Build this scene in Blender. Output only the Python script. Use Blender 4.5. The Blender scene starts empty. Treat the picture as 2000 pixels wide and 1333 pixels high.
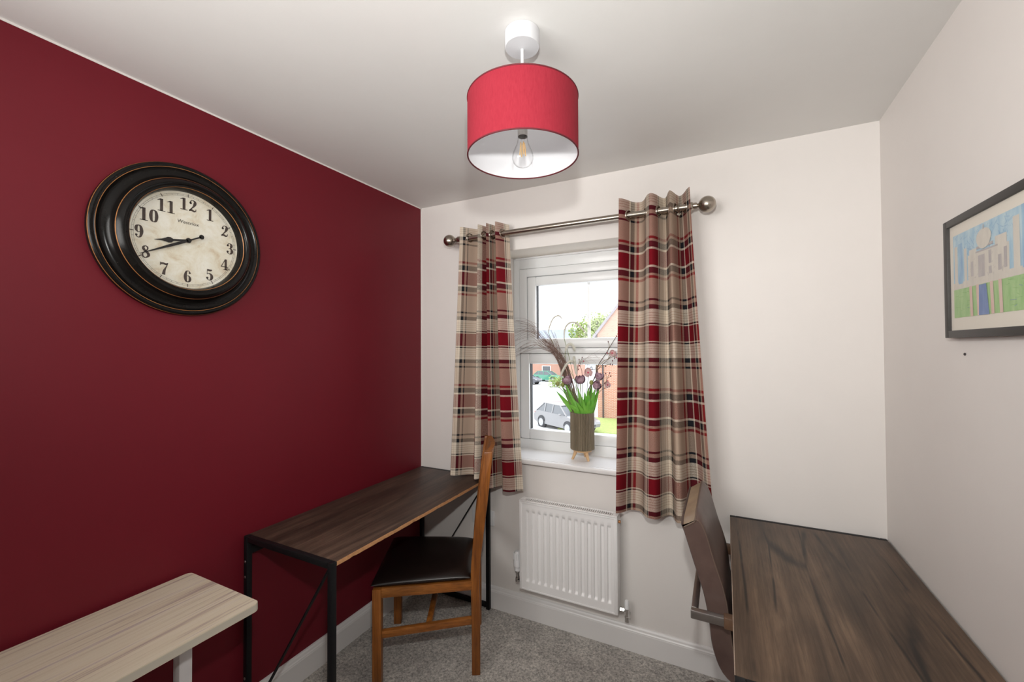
import bpy, bmesh, math, random
from mathutils import Vector, Matrix

S = bpy.context.scene
COL = S.collection
PI = math.pi
random.seed(7)

# ------------------------------------------------------------------ camera, world, lights, exposure
FOC, YAW, PITCH, ROLL = 824.352, 0.46687, 0.0158426, -0.0050778
CAM = Vector((1.736466, -2.154959, 1.499977))
W, H, D0 = 2.2986, 2.4, -2.95          # room: x 0..W, y D0..0, z 0..H
fw = Vector((-math.sin(YAW) * math.cos(PITCH), math.cos(YAW) * math.cos(PITCH), math.sin(PITCH)))
r0 = Vector((math.cos(YAW), math.sin(YAW), 0))
u0 = r0.cross(fw)
rt = r0 * math.cos(ROLL) + u0 * math.sin(ROLL)
up = -r0 * math.sin(ROLL) + u0 * math.cos(ROLL)
cd = bpy.data.cameras.new('camera')
cam = bpy.data.objects.new('camera', cd)
COL.objects.link(cam)
cd.sensor_fit = 'HORIZONTAL'
cd.sensor_width = 36
cd.lens = FOC / 2000 * 36
cd.clip_start = 0.02
cd.clip_end = 500
Rm = Matrix((rt, up, -fw)).transposed()
cam.matrix_world = Matrix.Translation(CAM) @ Rm.to_4x4()
S.camera = cam


def at(px, py, axis, val):
    """where the line of sight through a photo pixel meets the plane axis = val"""
    d = fw + rt * ((px - 1000) / FOC) - up * ((py - 666.5) / FOC)
    return CAM + d * ((val - CAM[axis]) / d[axis])


S.view_settings.view_transform = 'Standard'
S.view_settings.look = 'None'
S.view_settings.gamma = 1
S.view_settings.use_curve_mapping = False
S.view_settings.exposure = -0.13

wd = bpy.data.worlds.new('overcast_sky')
S.world = wd
wd.use_nodes = True
wn = wd.node_tree
bg = wn.nodes['Background']
wtc = wn.nodes.new('ShaderNodeTexCoord')
wsep = wn.nodes.new('ShaderNodeSeparateXYZ')
wr = wn.nodes.new('ShaderNodeValToRGB')
wn.links.new(wtc.outputs['Generated'], wsep.inputs[0])
wn.links.new(wsep.outputs[2], wr.inputs[0])
wr.color_ramp.elements[0].color = (0.95, 0.97, 1.0, 1)
wr.color_ramp.elements[1].color = (0.80, 0.89, 1.0, 1)
wn.links.new(wr.outputs[0], bg.inputs[0])
bg.inputs[1].default_value = 4.5

# the photographer's flash, on the camera's hot shoe
fl = bpy.data.lights.new('camera_flash', 'SPOT')
fl.energy = 60
fl.spot_size = math.radians(165)
fl.spot_blend = 1.0
fl.color = (0.985, 0.985, 0.95)
fl.shadow_soft_size = 0.03
flo = bpy.data.objects.new('camera_flash', fl)
flo.location = (1.711, -2.09, 1.79)
flo.rotation_euler = (math.radians(90 + 4), 0, YAW - 0.03)
COL.objects.link(flo)
# large soft fill light, unseen behind the photographer, for even light on the walls
dl = bpy.data.lights.new('soft_light', 'AREA')
dl.shape = 'RECTANGLE'
dl.size, dl.size_y = 1.2, 0.7
dl.spread = math.radians(120)
dl.energy = 18.5
dl.color = (1.0, 0.985, 0.955)
dlo = bpy.data.objects.new('soft_light', dl)
dlo.location = (0.72, D0 + 0.25, 1.95)
dlo.rotation_euler = (math.radians(96), 0, math.radians(-16))
COL.objects.link(dlo)


# ------------------------------------------------------------------ materials
def lin(c):
    return tuple(((x / 255 + 0.055) / 1.055) ** 2.4 if x > 10 else x / 255 / 12.92 for x in c)


def mat(name, col=(0.8, 0.8, 0.8), rough=0.5, metal=0.0, spec=0.5, sheen=0.0, coat=0.0):
    m = bpy.data.materials.new(name)
    m.use_nodes = True
    b = m.node_tree.nodes['Principled BSDF']
    b.inputs['Base Color'].default_value = (*col, 1)
    b.inputs['Roughness'].default_value = rough
    b.inputs['Metallic'].default_value = metal
    b.inputs['Specular IOR Level'].default_value = spec
    b.inputs['Sheen Weight'].default_value = sheen
    b.inputs['Coat Weight'].default_value = coat
    return m


def N(m, t, **kw):
    n = m.node_tree.nodes.new('ShaderNode' + t)
    for k, v in kw.items():
        if k in n.inputs and not hasattr(n, k):
            n.inputs[k].default_value = v
        else:
            setattr(n, k, v)
    return n


def L(m, a, b):
    m.node_tree.links.new(a, b)


def P(m):
    return m.node_tree.nodes['Principled BSDF']


def ramp(m, stops, interp='LINEAR'):
    n = N(m, 'ValToRGB')
    cr = n.color_ramp
    cr.interpolation = interp
    while len(cr.elements) < len(stops):
        cr.elements.new(0.5)
    for e, (pos, c) in zip(cr.elements, stops):
        e.position = pos
        e.color = (*c, 1) if len(c) == 3 else c
    return n


def coords(m, scale=(1, 1, 1), kind='Object', rot=(0, 0, 0)):
    t = N(m, 'TexCoord')
    mp = N(m, 'Mapping')
    mp.inputs['Scale'].default_value = scale
    mp.inputs['Rotation'].default_value = rot
    L(m, t.outputs[kind], mp.inputs[0])
    return mp.outputs[0]


def noise(m, vec, scale, detail=3, rough=0.5, dist=0.0):
    n = N(m, 'TexNoise')
    n.inputs['Scale'].default_value = scale
    n.inputs['Detail'].default_value = detail
    n.inputs['Roughness'].default_value = rough
    n.inputs['Distortion'].default_value = dist
    L(m, vec, n.inputs['Vector'])
    return n.outputs['Fac']


def bump(m, fac, strength, dist=0.001):
    b = N(m, 'Bump')
    b.inputs['Strength'].default_value = strength
    b.inputs['Distance'].default_value = dist
    L(m, fac, b.inputs['Height'])
    L(m, b.outputs[0], P(m).inputs['Normal'])
    return b


def mixc(m, fac, a, b, mode='MIX'):
    n = N(m, 'MixRGB', blend_type=mode)
    for i, x in ((0, fac), (1, a), (2, b)):
        if hasattr(x, 'links'):
            L(m, x, n.inputs[i])
        elif i == 0:
            n.inputs[0].default_value = x
        else:
            n.inputs[i].default_value = (*x, 1)
    return n.outputs[0]


def noisy(name, c1, c2, scale, rough=0.5, stretch=(1, 1, 1), b=0.0, bscale=None, **kw):
    m = mat(name, c1, rough, **kw)
    v = coords(m, stretch)
    f = noise(m, v, scale, 4, 0.6)
    r = ramp(m, [(0.3, c1), (0.7, c2)])
    L(m, f, r.inputs[0])
    L(m, r.outputs[0], P(m).inputs['Base Color'])
    if b:
        bump(m, noise(m, v, bscale or scale, 3), b)
    return m


def wall_paint(name, c, rough=0.6, amt=0.03, spec=0.3):
    c2 = tuple(x * (1 - amt) for x in c)
    m = noisy(name, c, c2, 3.0, rough, spec=spec)
    bump(m, noise(m, coords(m), 140, 2), 0.06, 0.002)
    return m


M = {}
M['wall'] = wall_paint('warm_white_emulsion', (0.80, 0.76, 0.73))
M['ceiling'] = wall_paint('ceiling_paint', (0.79, 0.78, 0.76), 0.7)
M['gloss'] = mat('white_gloss_paint', (0.80, 0.78, 0.77), 0.3)
M['reveal'] = wall_paint('reveal_paint', (0.82, 0.76, 0.68))
# red feature wall: paint with a few filler specks
m = M['red'] = wall_paint('red_emulsion', (0.158, 0.0085, 0.0175), 0.48, 0.06, 0.26)
base = P(m).inputs['Base Color'].links[0].from_socket
vo = N(m, 'TexVoronoi')
vo.inputs['Scale'].default_value = 3.2
vv = coords(m, (0.3, 1, 1))
L(m, vv, vo.inputs['Vector'])
lt = N(m, 'Math', operation='LESS_THAN')
L(m, vo.outputs['Distance'], lt.inputs[0])
lt.inputs[1].default_value = 0.011
L(m, mixc(m, lt.outputs[0], base, (0.55, 0.42, 0.40)), P(m).inputs['Base Color'])

m = M['carpet'] = mat('grey_beige_carpet', (0.4, 0.36, 0.33), 0.95, spec=0.1, sheen=0.3)
v = coords(m)
f1 = noise(m, v, 105, 5, 0.8)
f2 = noise(m, v, 7, 5, 0.65)
r1 = ramp(m, [(0.36, (0.19, 0.172, 0.155)), (0.62, (0.90, 0.85, 0.79))])
L(m, f1, r1.inputs[0])
r2 = ramp(m, [(0.3, (0.62, 0.6, 0.59)), (0.72, (1.0, 0.99, 0.97))])
L(m, f2, r2.inputs[0])
L(m, mixc(m, 1.0, r1.outputs[0], r2.outputs[0], 'MULTIPLY'), P(m).inputs['Base Color'])
bump(m, f1, 0.9, 0.006)


def wood(name, cols, along='Y', scale=1.0, rough=0.5, crack=0.0, crackcol=(0.007, 0.005, 0.004), **kw):
    m = mat(name, cols[0], rough, **kw)
    st = {'Y': (14, 0.8, 14), 'X': (0.8, 14, 14), 'Z': (14, 14, 0.8)}[along]
    v = coords(m, tuple(s * scale for s in st))
    f = noise(m, v, 1.6, 7, 0.62, 0.6)
    n = len(cols)
    r = ramp(m, [(0.3 + 0.4 * i / (n - 1), c) for i, c in enumerate(cols)])
    L(m, f, r.inputs[0])
    out = r.outputs[0]
    st2 = {'Y': (70, 2.5, 70), 'X': (2.5, 70, 70), 'Z': (70, 70, 2.5)}[along]
    v2 = coords(m, tuple(s * scale for s in st2))
    f2 = noise(m, v2, 2.0, 5, 0.7)
    rr = ramp(m, [(0.33, (0.6, 0.58, 0.56)), (0.6, (1.06, 1.05, 1.04))])
    L(m, f2, rr.inputs[0])
    out = mixc(m, 1.0, out, rr.outputs[0], 'MULTIPLY')
    fb2 = noise(m, coords(m, {'Y': (5, 2, 5), 'X': (2, 5, 5), 'Z': (5, 5, 2)}[along]), 2.2 * scale, 4, 0.6)
    rb = ramp(m, [(0.35, (0.74, 0.72, 0.71)), (0.62, (1.10, 1.08, 1.06))])
    L(m, fb2, rb.inputs[0])
    out = mixc(m, 1.0, out, rb.outputs[0], 'MULTIPLY')
    if crack:
        st3 = {'Y': (11, 0.7, 11), 'X': (0.7, 11, 11), 'Z': (11, 11, 0.7)}[along]
        v3 = coords(m, tuple(s * scale for s in st3))
        wob = N(m, 'TexNoise')
        wob.inputs['Scale'].default_value = 1.6
        wob.inputs['Detail'].default_value = 4
        L(m, v3, wob.inputs['Vector'])
        vm = N(m, 'VectorMath', operation='SCALE')
        vm.inputs['Scale'].default_value = 0.22
        L(m, wob.outputs['Color'], vm.inputs[0])
        va_ = N(m, 'VectorMath', operation='ADD')
        L(m, v3, va_.inputs[0])
        L(m, vm.outputs[0], va_.inputs[1])
        v0r = N(m, 'TexVoronoi', feature='DISTANCE_TO_EDGE')
        v0r.inputs['Scale'].default_value = 0.85
        L(m, va_.outputs[0], v0r.inputs['Vector'])
        rc = ramp(m, [(0.0, (crack,) * 3), (0.010, (crack * 0.8,) * 3), (0.028, (0, 0, 0))])
        L(m, v0r.outputs['Distance'], rc.inputs[0])
        # only some stretches of the grain lines open up
        f4 = noise(m, coords(m, (3, 3, 3)), 1.4, 2)
        rg = ramp(m, [(0.42, (0.0,) * 3), (0.54, (1, 1, 1))])
        L(m, f4, rg.inputs[0])
        out = mixc(m, mixc(m, 1.0, rc.outputs[0], rg.outputs[0], 'MULTIPLY'), out, crackcol)
    L(m, out, P(m).inputs['Base Color'])
    bump(m, f2, 0.12, 0.001)
    return m


M['desk_dark'] = wood('dark_brown_laminate', [(0.030, 0.019, 0.014), (0.068, 0.042, 0.030), (0.125, 0.080, 0.057)], 'Y', 1.0, 0.5, 0.55)
M['desk_brown'] = wood('walnut_brown_laminate', [(0.044, 0.028, 0.018), (0.102, 0.065, 0.041), (0.18, 0.119, 0.077)], 'Y', 0.8, 0.5, 0.9)
M['chip'] = noisy('worn_particle_board', (0.62, 0.32, 0.14), (0.46, 0.22, 0.095), 60, 0.8)
M['edge_pale'] = noisy('pale_edge_band', (0.30, 0.22, 0.17), (0.42, 0.33, 0.26), 30, 0.6)
M['oak'] = wood('honey_oak', [(0.20, 0.062, 0.010), (0.29, 0.098, 0.017), (0.37, 0.14, 0.028)], 'Z', 1.3, 0.38)
M['oak_rail'] = wood('honey_oak_rail', [(0.22, 0.070, 0.012), (0.33, 0.115, 0.022), (0.42, 0.165, 0.038)], 'X', 1.3, 0.38)
# pale striped laminate
m = M['stripe'] = mat('pale_striped_laminate', (0.6, 0.5, 0.4), 0.45)
v = coords(m, (1, 0.02, 1))
f = noise(m, v, 34, 7, 0.72, 0.1)
r = ramp(m, [(0.30, (0.24, 0.15, 0.135)), (0.39, (0.48, 0.38, 0.33)), (0.45, (0.70, 0.62, 0.47)), (0.55, (0.76, 0.69, 0.55)),
             (0.61, (0.55, 0.46, 0.42)), (0.70, (0.32, 0.215, 0.195))])
L(m, f, r.inputs[0])
L(m, r.outputs[0], P(m).inputs['Base Color'])
M['stripe_edge'] = noisy('pale_edge', (0.62, 0.57, 0.47), (0.54, 0.50, 0.42), 4, 0.5, (1, 0.1, 8))
M['black'] = noisy('black_powder_coat', (0.005, 0.005, 0.006), (0.008, 0.008, 0.009), 60, 0.5, spec=0.25)
M['white_metal'] = mat('white_powder_coat', (0.75, 0.73, 0.73), 0.4)
M['rad'] = mat('radiator_enamel', (0.88, 0.865, 0.86), 0.28)
M['rad_dark'] = mat('radiator_inside', (0.06, 0.056, 0.054), 0.7)
M['plastic'] = mat('white_plastic', (0.82, 0.82, 0.83), 0.35)
M['rose'] = mat('white_moulded_plastic', (0.62, 0.62, 0.64), 0.5)
M['upvc'] = mat('white_upvc', (0.80, 0.81, 0.81), 0.3)
M['gasket'] = mat('black_rubber_gasket', (0.02, 0.02, 0.02), 0.7)
M['groove'] = mat('frame_joint_seal', (0.33, 0.34, 0.35), 0.8)
M['chrome'] = mat('chrome', (0.72, 0.71, 0.70), 0.14, 1.0)
M['satin'] = noisy('satin_nickel', (0.40, 0.355, 0.30), (0.44, 0.39, 0.335), 30, 0.27, metal=1.0)
M['steel'] = mat('brushed_steel', (0.42, 0.40, 0.385), 0.3, 1.0)
M['leather_black'] = noisy('black_brown_faux_leather', (0.010, 0.006, 0.005), (0.014, 0.008, 0.007), 40, 0.3, b=0.1, bscale=500, spec=0.4)
M['leather_brown'] = noisy('worn_brown_leather', (0.072, 0.042, 0.036), (0.125, 0.080, 0.066), 9, 0.42, b=0.12, bscale=300)
M['leather_tan'] = noisy('pale_tan_leather', (0.37, 0.265, 0.165), (0.27, 0.185, 0.12), 12, 0.4, b=0.12, bscale=300)
M['thread'] = mat('tan_piping', (0.13, 0.088, 0.066), 0.6)
M['wood_pad'] = noisy('brown_arm_pad', (0.16, 0.085, 0.045), (0.10, 0.055, 0.035), 20, 0.45)
M['clock_black'] = noisy('black_clock_frame', (0.005, 0.0045, 0.0045), (0.008, 0.007, 0.006), 20, 0.22, spec=0.22)
M['bronze'] = mat('rubbed_bronze_edge', (0.38, 0.16, 0.05), 0.45, 0.4)
m = M['dial'] = mat('aged_paper_dial', (0.7, 0.65, 0.52), 0.6)
v = coords(m)
r = ramp(m, [(0.28, (0.58, 0.46, 0.31)), (0.45, (0.72, 0.67, 0.54)), (0.62, (0.80, 0.78, 0.69)), (0.8, (0.68, 0.60, 0.46))])
L(m, noise(m, v, 16, 7, 0.7, 0.5), r.inputs[0])
L(m, r.outputs[0], P(m).inputs['Base Color'])
M['ink'] = noisy('brown_black_ink', (0.045, 0.03, 0.025), (0.075, 0.055, 0.045), 60, 0.6)
M['hand'] = mat('black_hand', (0.012, 0.011, 0.011), 0.45)
# lamp
m = M['shade'] = noisy('red_shade_fabric', (0.245, 0.0155, 0.028), (0.28, 0.021, 0.035), 220, 0.9, (1, 1, 0.25), b=0.25, bscale=700, spec=0.2)
M['shade_in'] = mat('white_shade_lining', (0.80, 0.80, 0.83), 0.6)
M['shade_rim'] = mat('dark_red_rim_binding', (0.10, 0.004, 0.010), 0.7)
M['filament'] = mat('yellow_filament', (0.75, 0.42, 0.10), 0.5)
M['bulb_cap'] = mat('bulb_cap_metal', (0.6, 0.58, 0.55), 0.35, 0.8)


def thin_glass(name, tint=(1, 1, 1), edge=0.0, refl=1.0):
    m = bpy.data.materials.new(name)
    m.use_nodes = True
    nt = m.node_tree
    nt.nodes.remove(nt.nodes['Principled BSDF'])
    out = nt.nodes['Material Output']
    tr = N(m, 'BsdfTransparent')
    gl = N(m, 'BsdfGlossy')
    gl.inputs['Roughness'].default_value = 0.02
    if edge:
        lw = N(m, 'LayerWeight', Blend=0.3)
        rp = ramp(m, [(0.3, (1, 1, 1)), (1.0, (1 - edge,) * 3)])
        L(m, lw.outputs['Facing'], rp.inputs[0])
        L(m, rp.outputs[0], tr.inputs[0])
    else:
        tr.inputs[0].default_value = (*tint, 1)
    fr = N(m, 'Fresnel', IOR=1.45)
    mu = N(m, 'Math', operation='MULTIPLY')
    L(m, fr.outputs[0], mu.inputs[0])
    ge = N(m, 'NewGeometry')
    fb_ = N(m, 'MapRange')
    fb_.inputs['To Min'].default_value = refl
    fb_.inputs['To Max'].default_value = 0.0
    L(m, ge.outputs['Backfacing'], fb_.inputs['Value'])
    L(m, fb_.outputs[0], mu.inputs[1])
    mx = N(m, 'MixShader')
    L(m, mu.outputs[0], mx.inputs[0])
    L(m, tr.outputs[0], mx.inputs[1])
    L(m, gl.outputs[0], mx.inputs[2])
    L(m, mx.outputs[0], out.inputs[0])
    return m


M['glass'] = thin_glass('window_glass', refl=0.6)
M['bulb'] = thin_glass('bulb_glass', edge=0.55)
M['pic_glass'] = thin_glass('picture_glass', refl=0.7)

# tartan curtain cloth; u, v in metres along and down the cloth, sett mirrored every 0.351 m
CREAM, BEIGE, RED, DARK, REDL = (0.68, 0.595, 0.49), (0.43, 0.32, 0.245), (0.165, 0.006, 0.012), (0.014, 0.015, 0.019), (0.22, 0.022, 0.022)
SETT = [(0.0, RED), (0.036, CREAM), (0.046, DARK), (0.074, BEIGE), (0.085, REDL), (0.097, BEIGE), (0.190, DARK), (0.200, BEIGE),
        (0.218, DARK), (0.238, CREAM), (0.254, BEIGE), (0.257, CREAM), (0.266, BEIGE), (0.269, CREAM), (0.278, BEIGE), (0.281, CREAM),
        (0.290, BEIGE), (0.293, CREAM), (0.302, DARK), (0.309, CREAM), (0.315, RED)]
m = M['tartan'] = mat('tartan_curtain_cloth', CREAM, 0.95, spec=0.1)
uv = N(m, 'UVMap')
sp = N(m, 'SeparateXYZ')
L(m, uv.outputs[0], sp.inputs[0])
threads = []
for k in (0, 1):
    pg = N(m, 'Math', operation='PINGPONG')
    L(m, sp.outputs[k], pg.inputs[0])
    pg.inputs[1].default_value = 0.351
    dv = N(m, 'Math', operation='DIVIDE')
    L(m, pg.outputs[0], dv.inputs[0])
    dv.inputs[1].default_value = 0.351
    rp = ramp(m, [(s / 0.351, c) for s, c in SETT], 'CONSTANT')
    L(m, dv.outputs[0], rp.inputs[0])
    threads.append(rp.outputs[0])
nz = N(m, 'TexNoise')
nz.inputs['Scale'].default_value = 420
nz.inputs['Detail'].default_value = 1
L(m, uv.outputs[0], nz.inputs['Vector'])  # lighter tan along the top edge of the back
wf = ramp(m, [(0.3, (0.28,) * 3), (0.7, (0.72,) * 3)])
L(m, nz.outputs['Fac'], wf.inputs[0])
cloth = mixc(m, wf.outputs[0], threads[0], threads[1])
L(m, cloth, P(m).inputs['Base Color'])
bump(m, nz.outputs['Fac'], 0.25, 0.0015)
trn = N(m, 'BsdfTranslucent')
L(m, cloth, trn.inputs[0])
mx = N(m, 'MixShader')
mx.inputs[0].default_value = 0.04
L(m, P(m).outputs[0], mx.inputs[1])
L(m, trn.outputs[0], mx.inputs[2])
L(m, mx.outputs[0], m.node_tree.nodes['Material Output'].inputs[0])

# plants
M['leaf'] = noisy('green_leaf', (0.10, 0.36, 0.035), (0.22, 0.52, 0.07), 18, 0.45)
M['stem_green'] = mat('green_stem', (0.18, 0.24, 0.06), 0.6)
M['twig'] = noisy('dark_twig', (0.045, 0.025, 0.018), (0.09, 0.055, 0.035), 60, 0.8)
M['twig_green'] = mat('olive_twig', (0.20, 0.15, 0.05), 0.7)
M['straw'] = noisy('dried_grass', (0.14, 0.085, 0.065), (0.24, 0.15, 0.12), 40, 0.8)
M['plum'] = noisy('dusky_purple_petal', (0.20, 0.07, 0.12), (0.52, 0.37, 0.42), 55, 0.6)
M['pink'] = noisy('pale_pink_petal', (0.72, 0.46, 0.46), (0.80, 0.62, 0.58), 30, 0.6)
M['pink_red'] = mat('deep_pink_centre', (0.60, 0.08, 0.14), 0.6)
M['bud'] = mat('dark_red_bud', (0.12, 0.02, 0.03), 0.6)
M['bud_green'] = noisy('olive_green_bud', (0.22, 0.24, 0.05), (0.34, 0.36, 0.12), 30, 0.6)
M['fluff'] = mat('cream_fluff', (0.66, 0.64, 0.56), 0.9)
M['vase'] = noisy('brown_ribbed_vase', (0.16, 0.125, 0.08), (0.25, 0.20, 0.135), 60, 0.6, (1, 1, 0.1))
M['vase_legs'] = noisy('pale_wood_stand', (0.66, 0.44, 0.24), (0.58, 0.37, 0.19), 10, 0.5, (4, 4, 1))
# drawing
M['frame'] = noisy('charcoal_wood_frame', (0.036, 0.033, 0.031), (0.050, 0.046, 0.044), 30, 0.5, (1, 0.1, 1))
M['mount'] = mat('cream_mount_board', (0.76, 0.71, 0.62), 0.8)


def crayon(name, c1, c2, rot=0.6):
    return noisy(name, c1, c2, 60, 0.8, (1, 1.0, 0.25))


M['d_sky'] = crayon('blue_pencil_sky', (0.30, 0.50, 0.66), (0.54, 0.68, 0.72))
M['d_blue'] = crayon('blue_pencil_strip', (0.22, 0.38, 0.60), (0.36, 0.55, 0.68))
M['d_paper'] = crayon('cream_paper', (0.68, 0.64, 0.56), (0.60, 0.56, 0.50))
M['d_grey'] = crayon('grey_pencil', (0.38, 0.35, 0.36), (0.52, 0.48, 0.46))
M['d_green'] = crayon('green_pencil', (0.26, 0.48, 0.17), (0.42, 0.60, 0.28))
M['d_leaf'] = crayon('dark_green_pencil', (0.17, 0.38, 0.10), (0.26, 0.50, 0.17))
M['d_pool'] = crayon('deep_blue_pencil', (0.11, 0.18, 0.40), (0.19, 0.28, 0.50))
M['d_pink'] = crayon('pink_pencil', (0.66, 0.44, 0.38), (0.70, 0.56, 0.48))
# outdoors
m = M['brick'] = mat('red_brick', (0.4, 0.2, 0.12), 0.9)
bk = N(m, 'TexBrick')
for i, c in ((1, (0.36, 0.125, 0.07)), (2, (0.42, 0.17, 0.10)), (3, (0.46, 0.38, 0.32))):
    bk.inputs[i].default_value = (*c, 1)
bk.inputs['Scale'].default_value = 1.0
bk.inputs['Mortar Size'].default_value = 0.012
bk.inputs['Brick Width'].default_value = 0.225
bk.inputs['Row Height'].default_value = 0.075
tc = N(m, 'TexCoord')
cx = N(m, 'SeparateXYZ')
cmb = N(m, 'CombineXYZ')
ad = N(m, 'Math', operation='ADD')
L(m, tc.outputs['Object'], cx.inputs[0])
L(m, cx.outputs[0], ad.inputs[0])
L(m, cx.outputs[1], ad.inputs[1])
L(m, ad.outputs[0], cmb.inputs[0])
L(m, cx.outputs[2], cmb.inputs[1])
L(m, cmb.outputs[0], bk.inputs['Vector'])
L(m, bk.outputs[0], P(m).inputs['Base Color'])
M['road'] = noisy('pale_tarmac', (0.42, 0.42, 0.41), (0.50, 0.49, 0.47), 2, 0.9)
M['lawn'] = noisy('lawn_grass', (0.24, 0.31, 0.09), (0.36, 0.40, 0.13), 8, 0.95)
M['roof'] = noisy('grey_roof_tiles', (0.22, 0.24, 0.27), (0.29, 0.31, 0.34), 3, 0.8, (1, 1, 6))
M['verge'] = mat('grey_bargeboard', (0.20, 0.18, 0.20), 0.6)
M['drain'] = mat('black_rainwater_pipe', (0.05, 0.04, 0.04), 0.6)
M['foliage'] = noisy('tree_foliage', (0.16, 0.24, 0.05), (0.36, 0.42, 0.15), 2.5, 0.8)
M['bark'] = mat('bark', (0.12, 0.08, 0.05), 0.9)
M['tyre'] = mat('tyre_rubber', (0.05, 0.05, 0.052), 0.8)
M['alloy'] = mat('alloy_wheel', (0.45, 0.45, 0.46), 0.35, 0.6)
M['car_glass'] = mat('dark_car_glass', (0.10, 0.105, 0.11), 0.15)
M['silver'] = mat('silver_car_paint', (0.20, 0.195, 0.195), 0.35, coat=0.5)
M['green_paint'] = mat('green_car_paint', (0.05, 0.24, 0.15), 0.35, coat=0.5)
M['blue_paint'] = mat('blue_car_paint', (0.12, 0.20, 0.45), 0.35, coat=0.5)
M['black_paint'] = mat('dark_car_paint', (0.05, 0.05, 0.06), 0.35, coat=0.5)
M['pale_paint'] = mat('pale_car_paint', (0.50, 0.50, 0.50), 0.35, coat=0.5)
M['lamp_red'] = mat('red_tail_lamp', (0.4, 0.03, 0.02), 0.3)
M['lamp_clear'] = mat('clear_head_lamp', (0.6, 0.6, 0.6), 0.2)

# ------------------------------------------------------------------ mesh helpers
WLOC = {}


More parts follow.
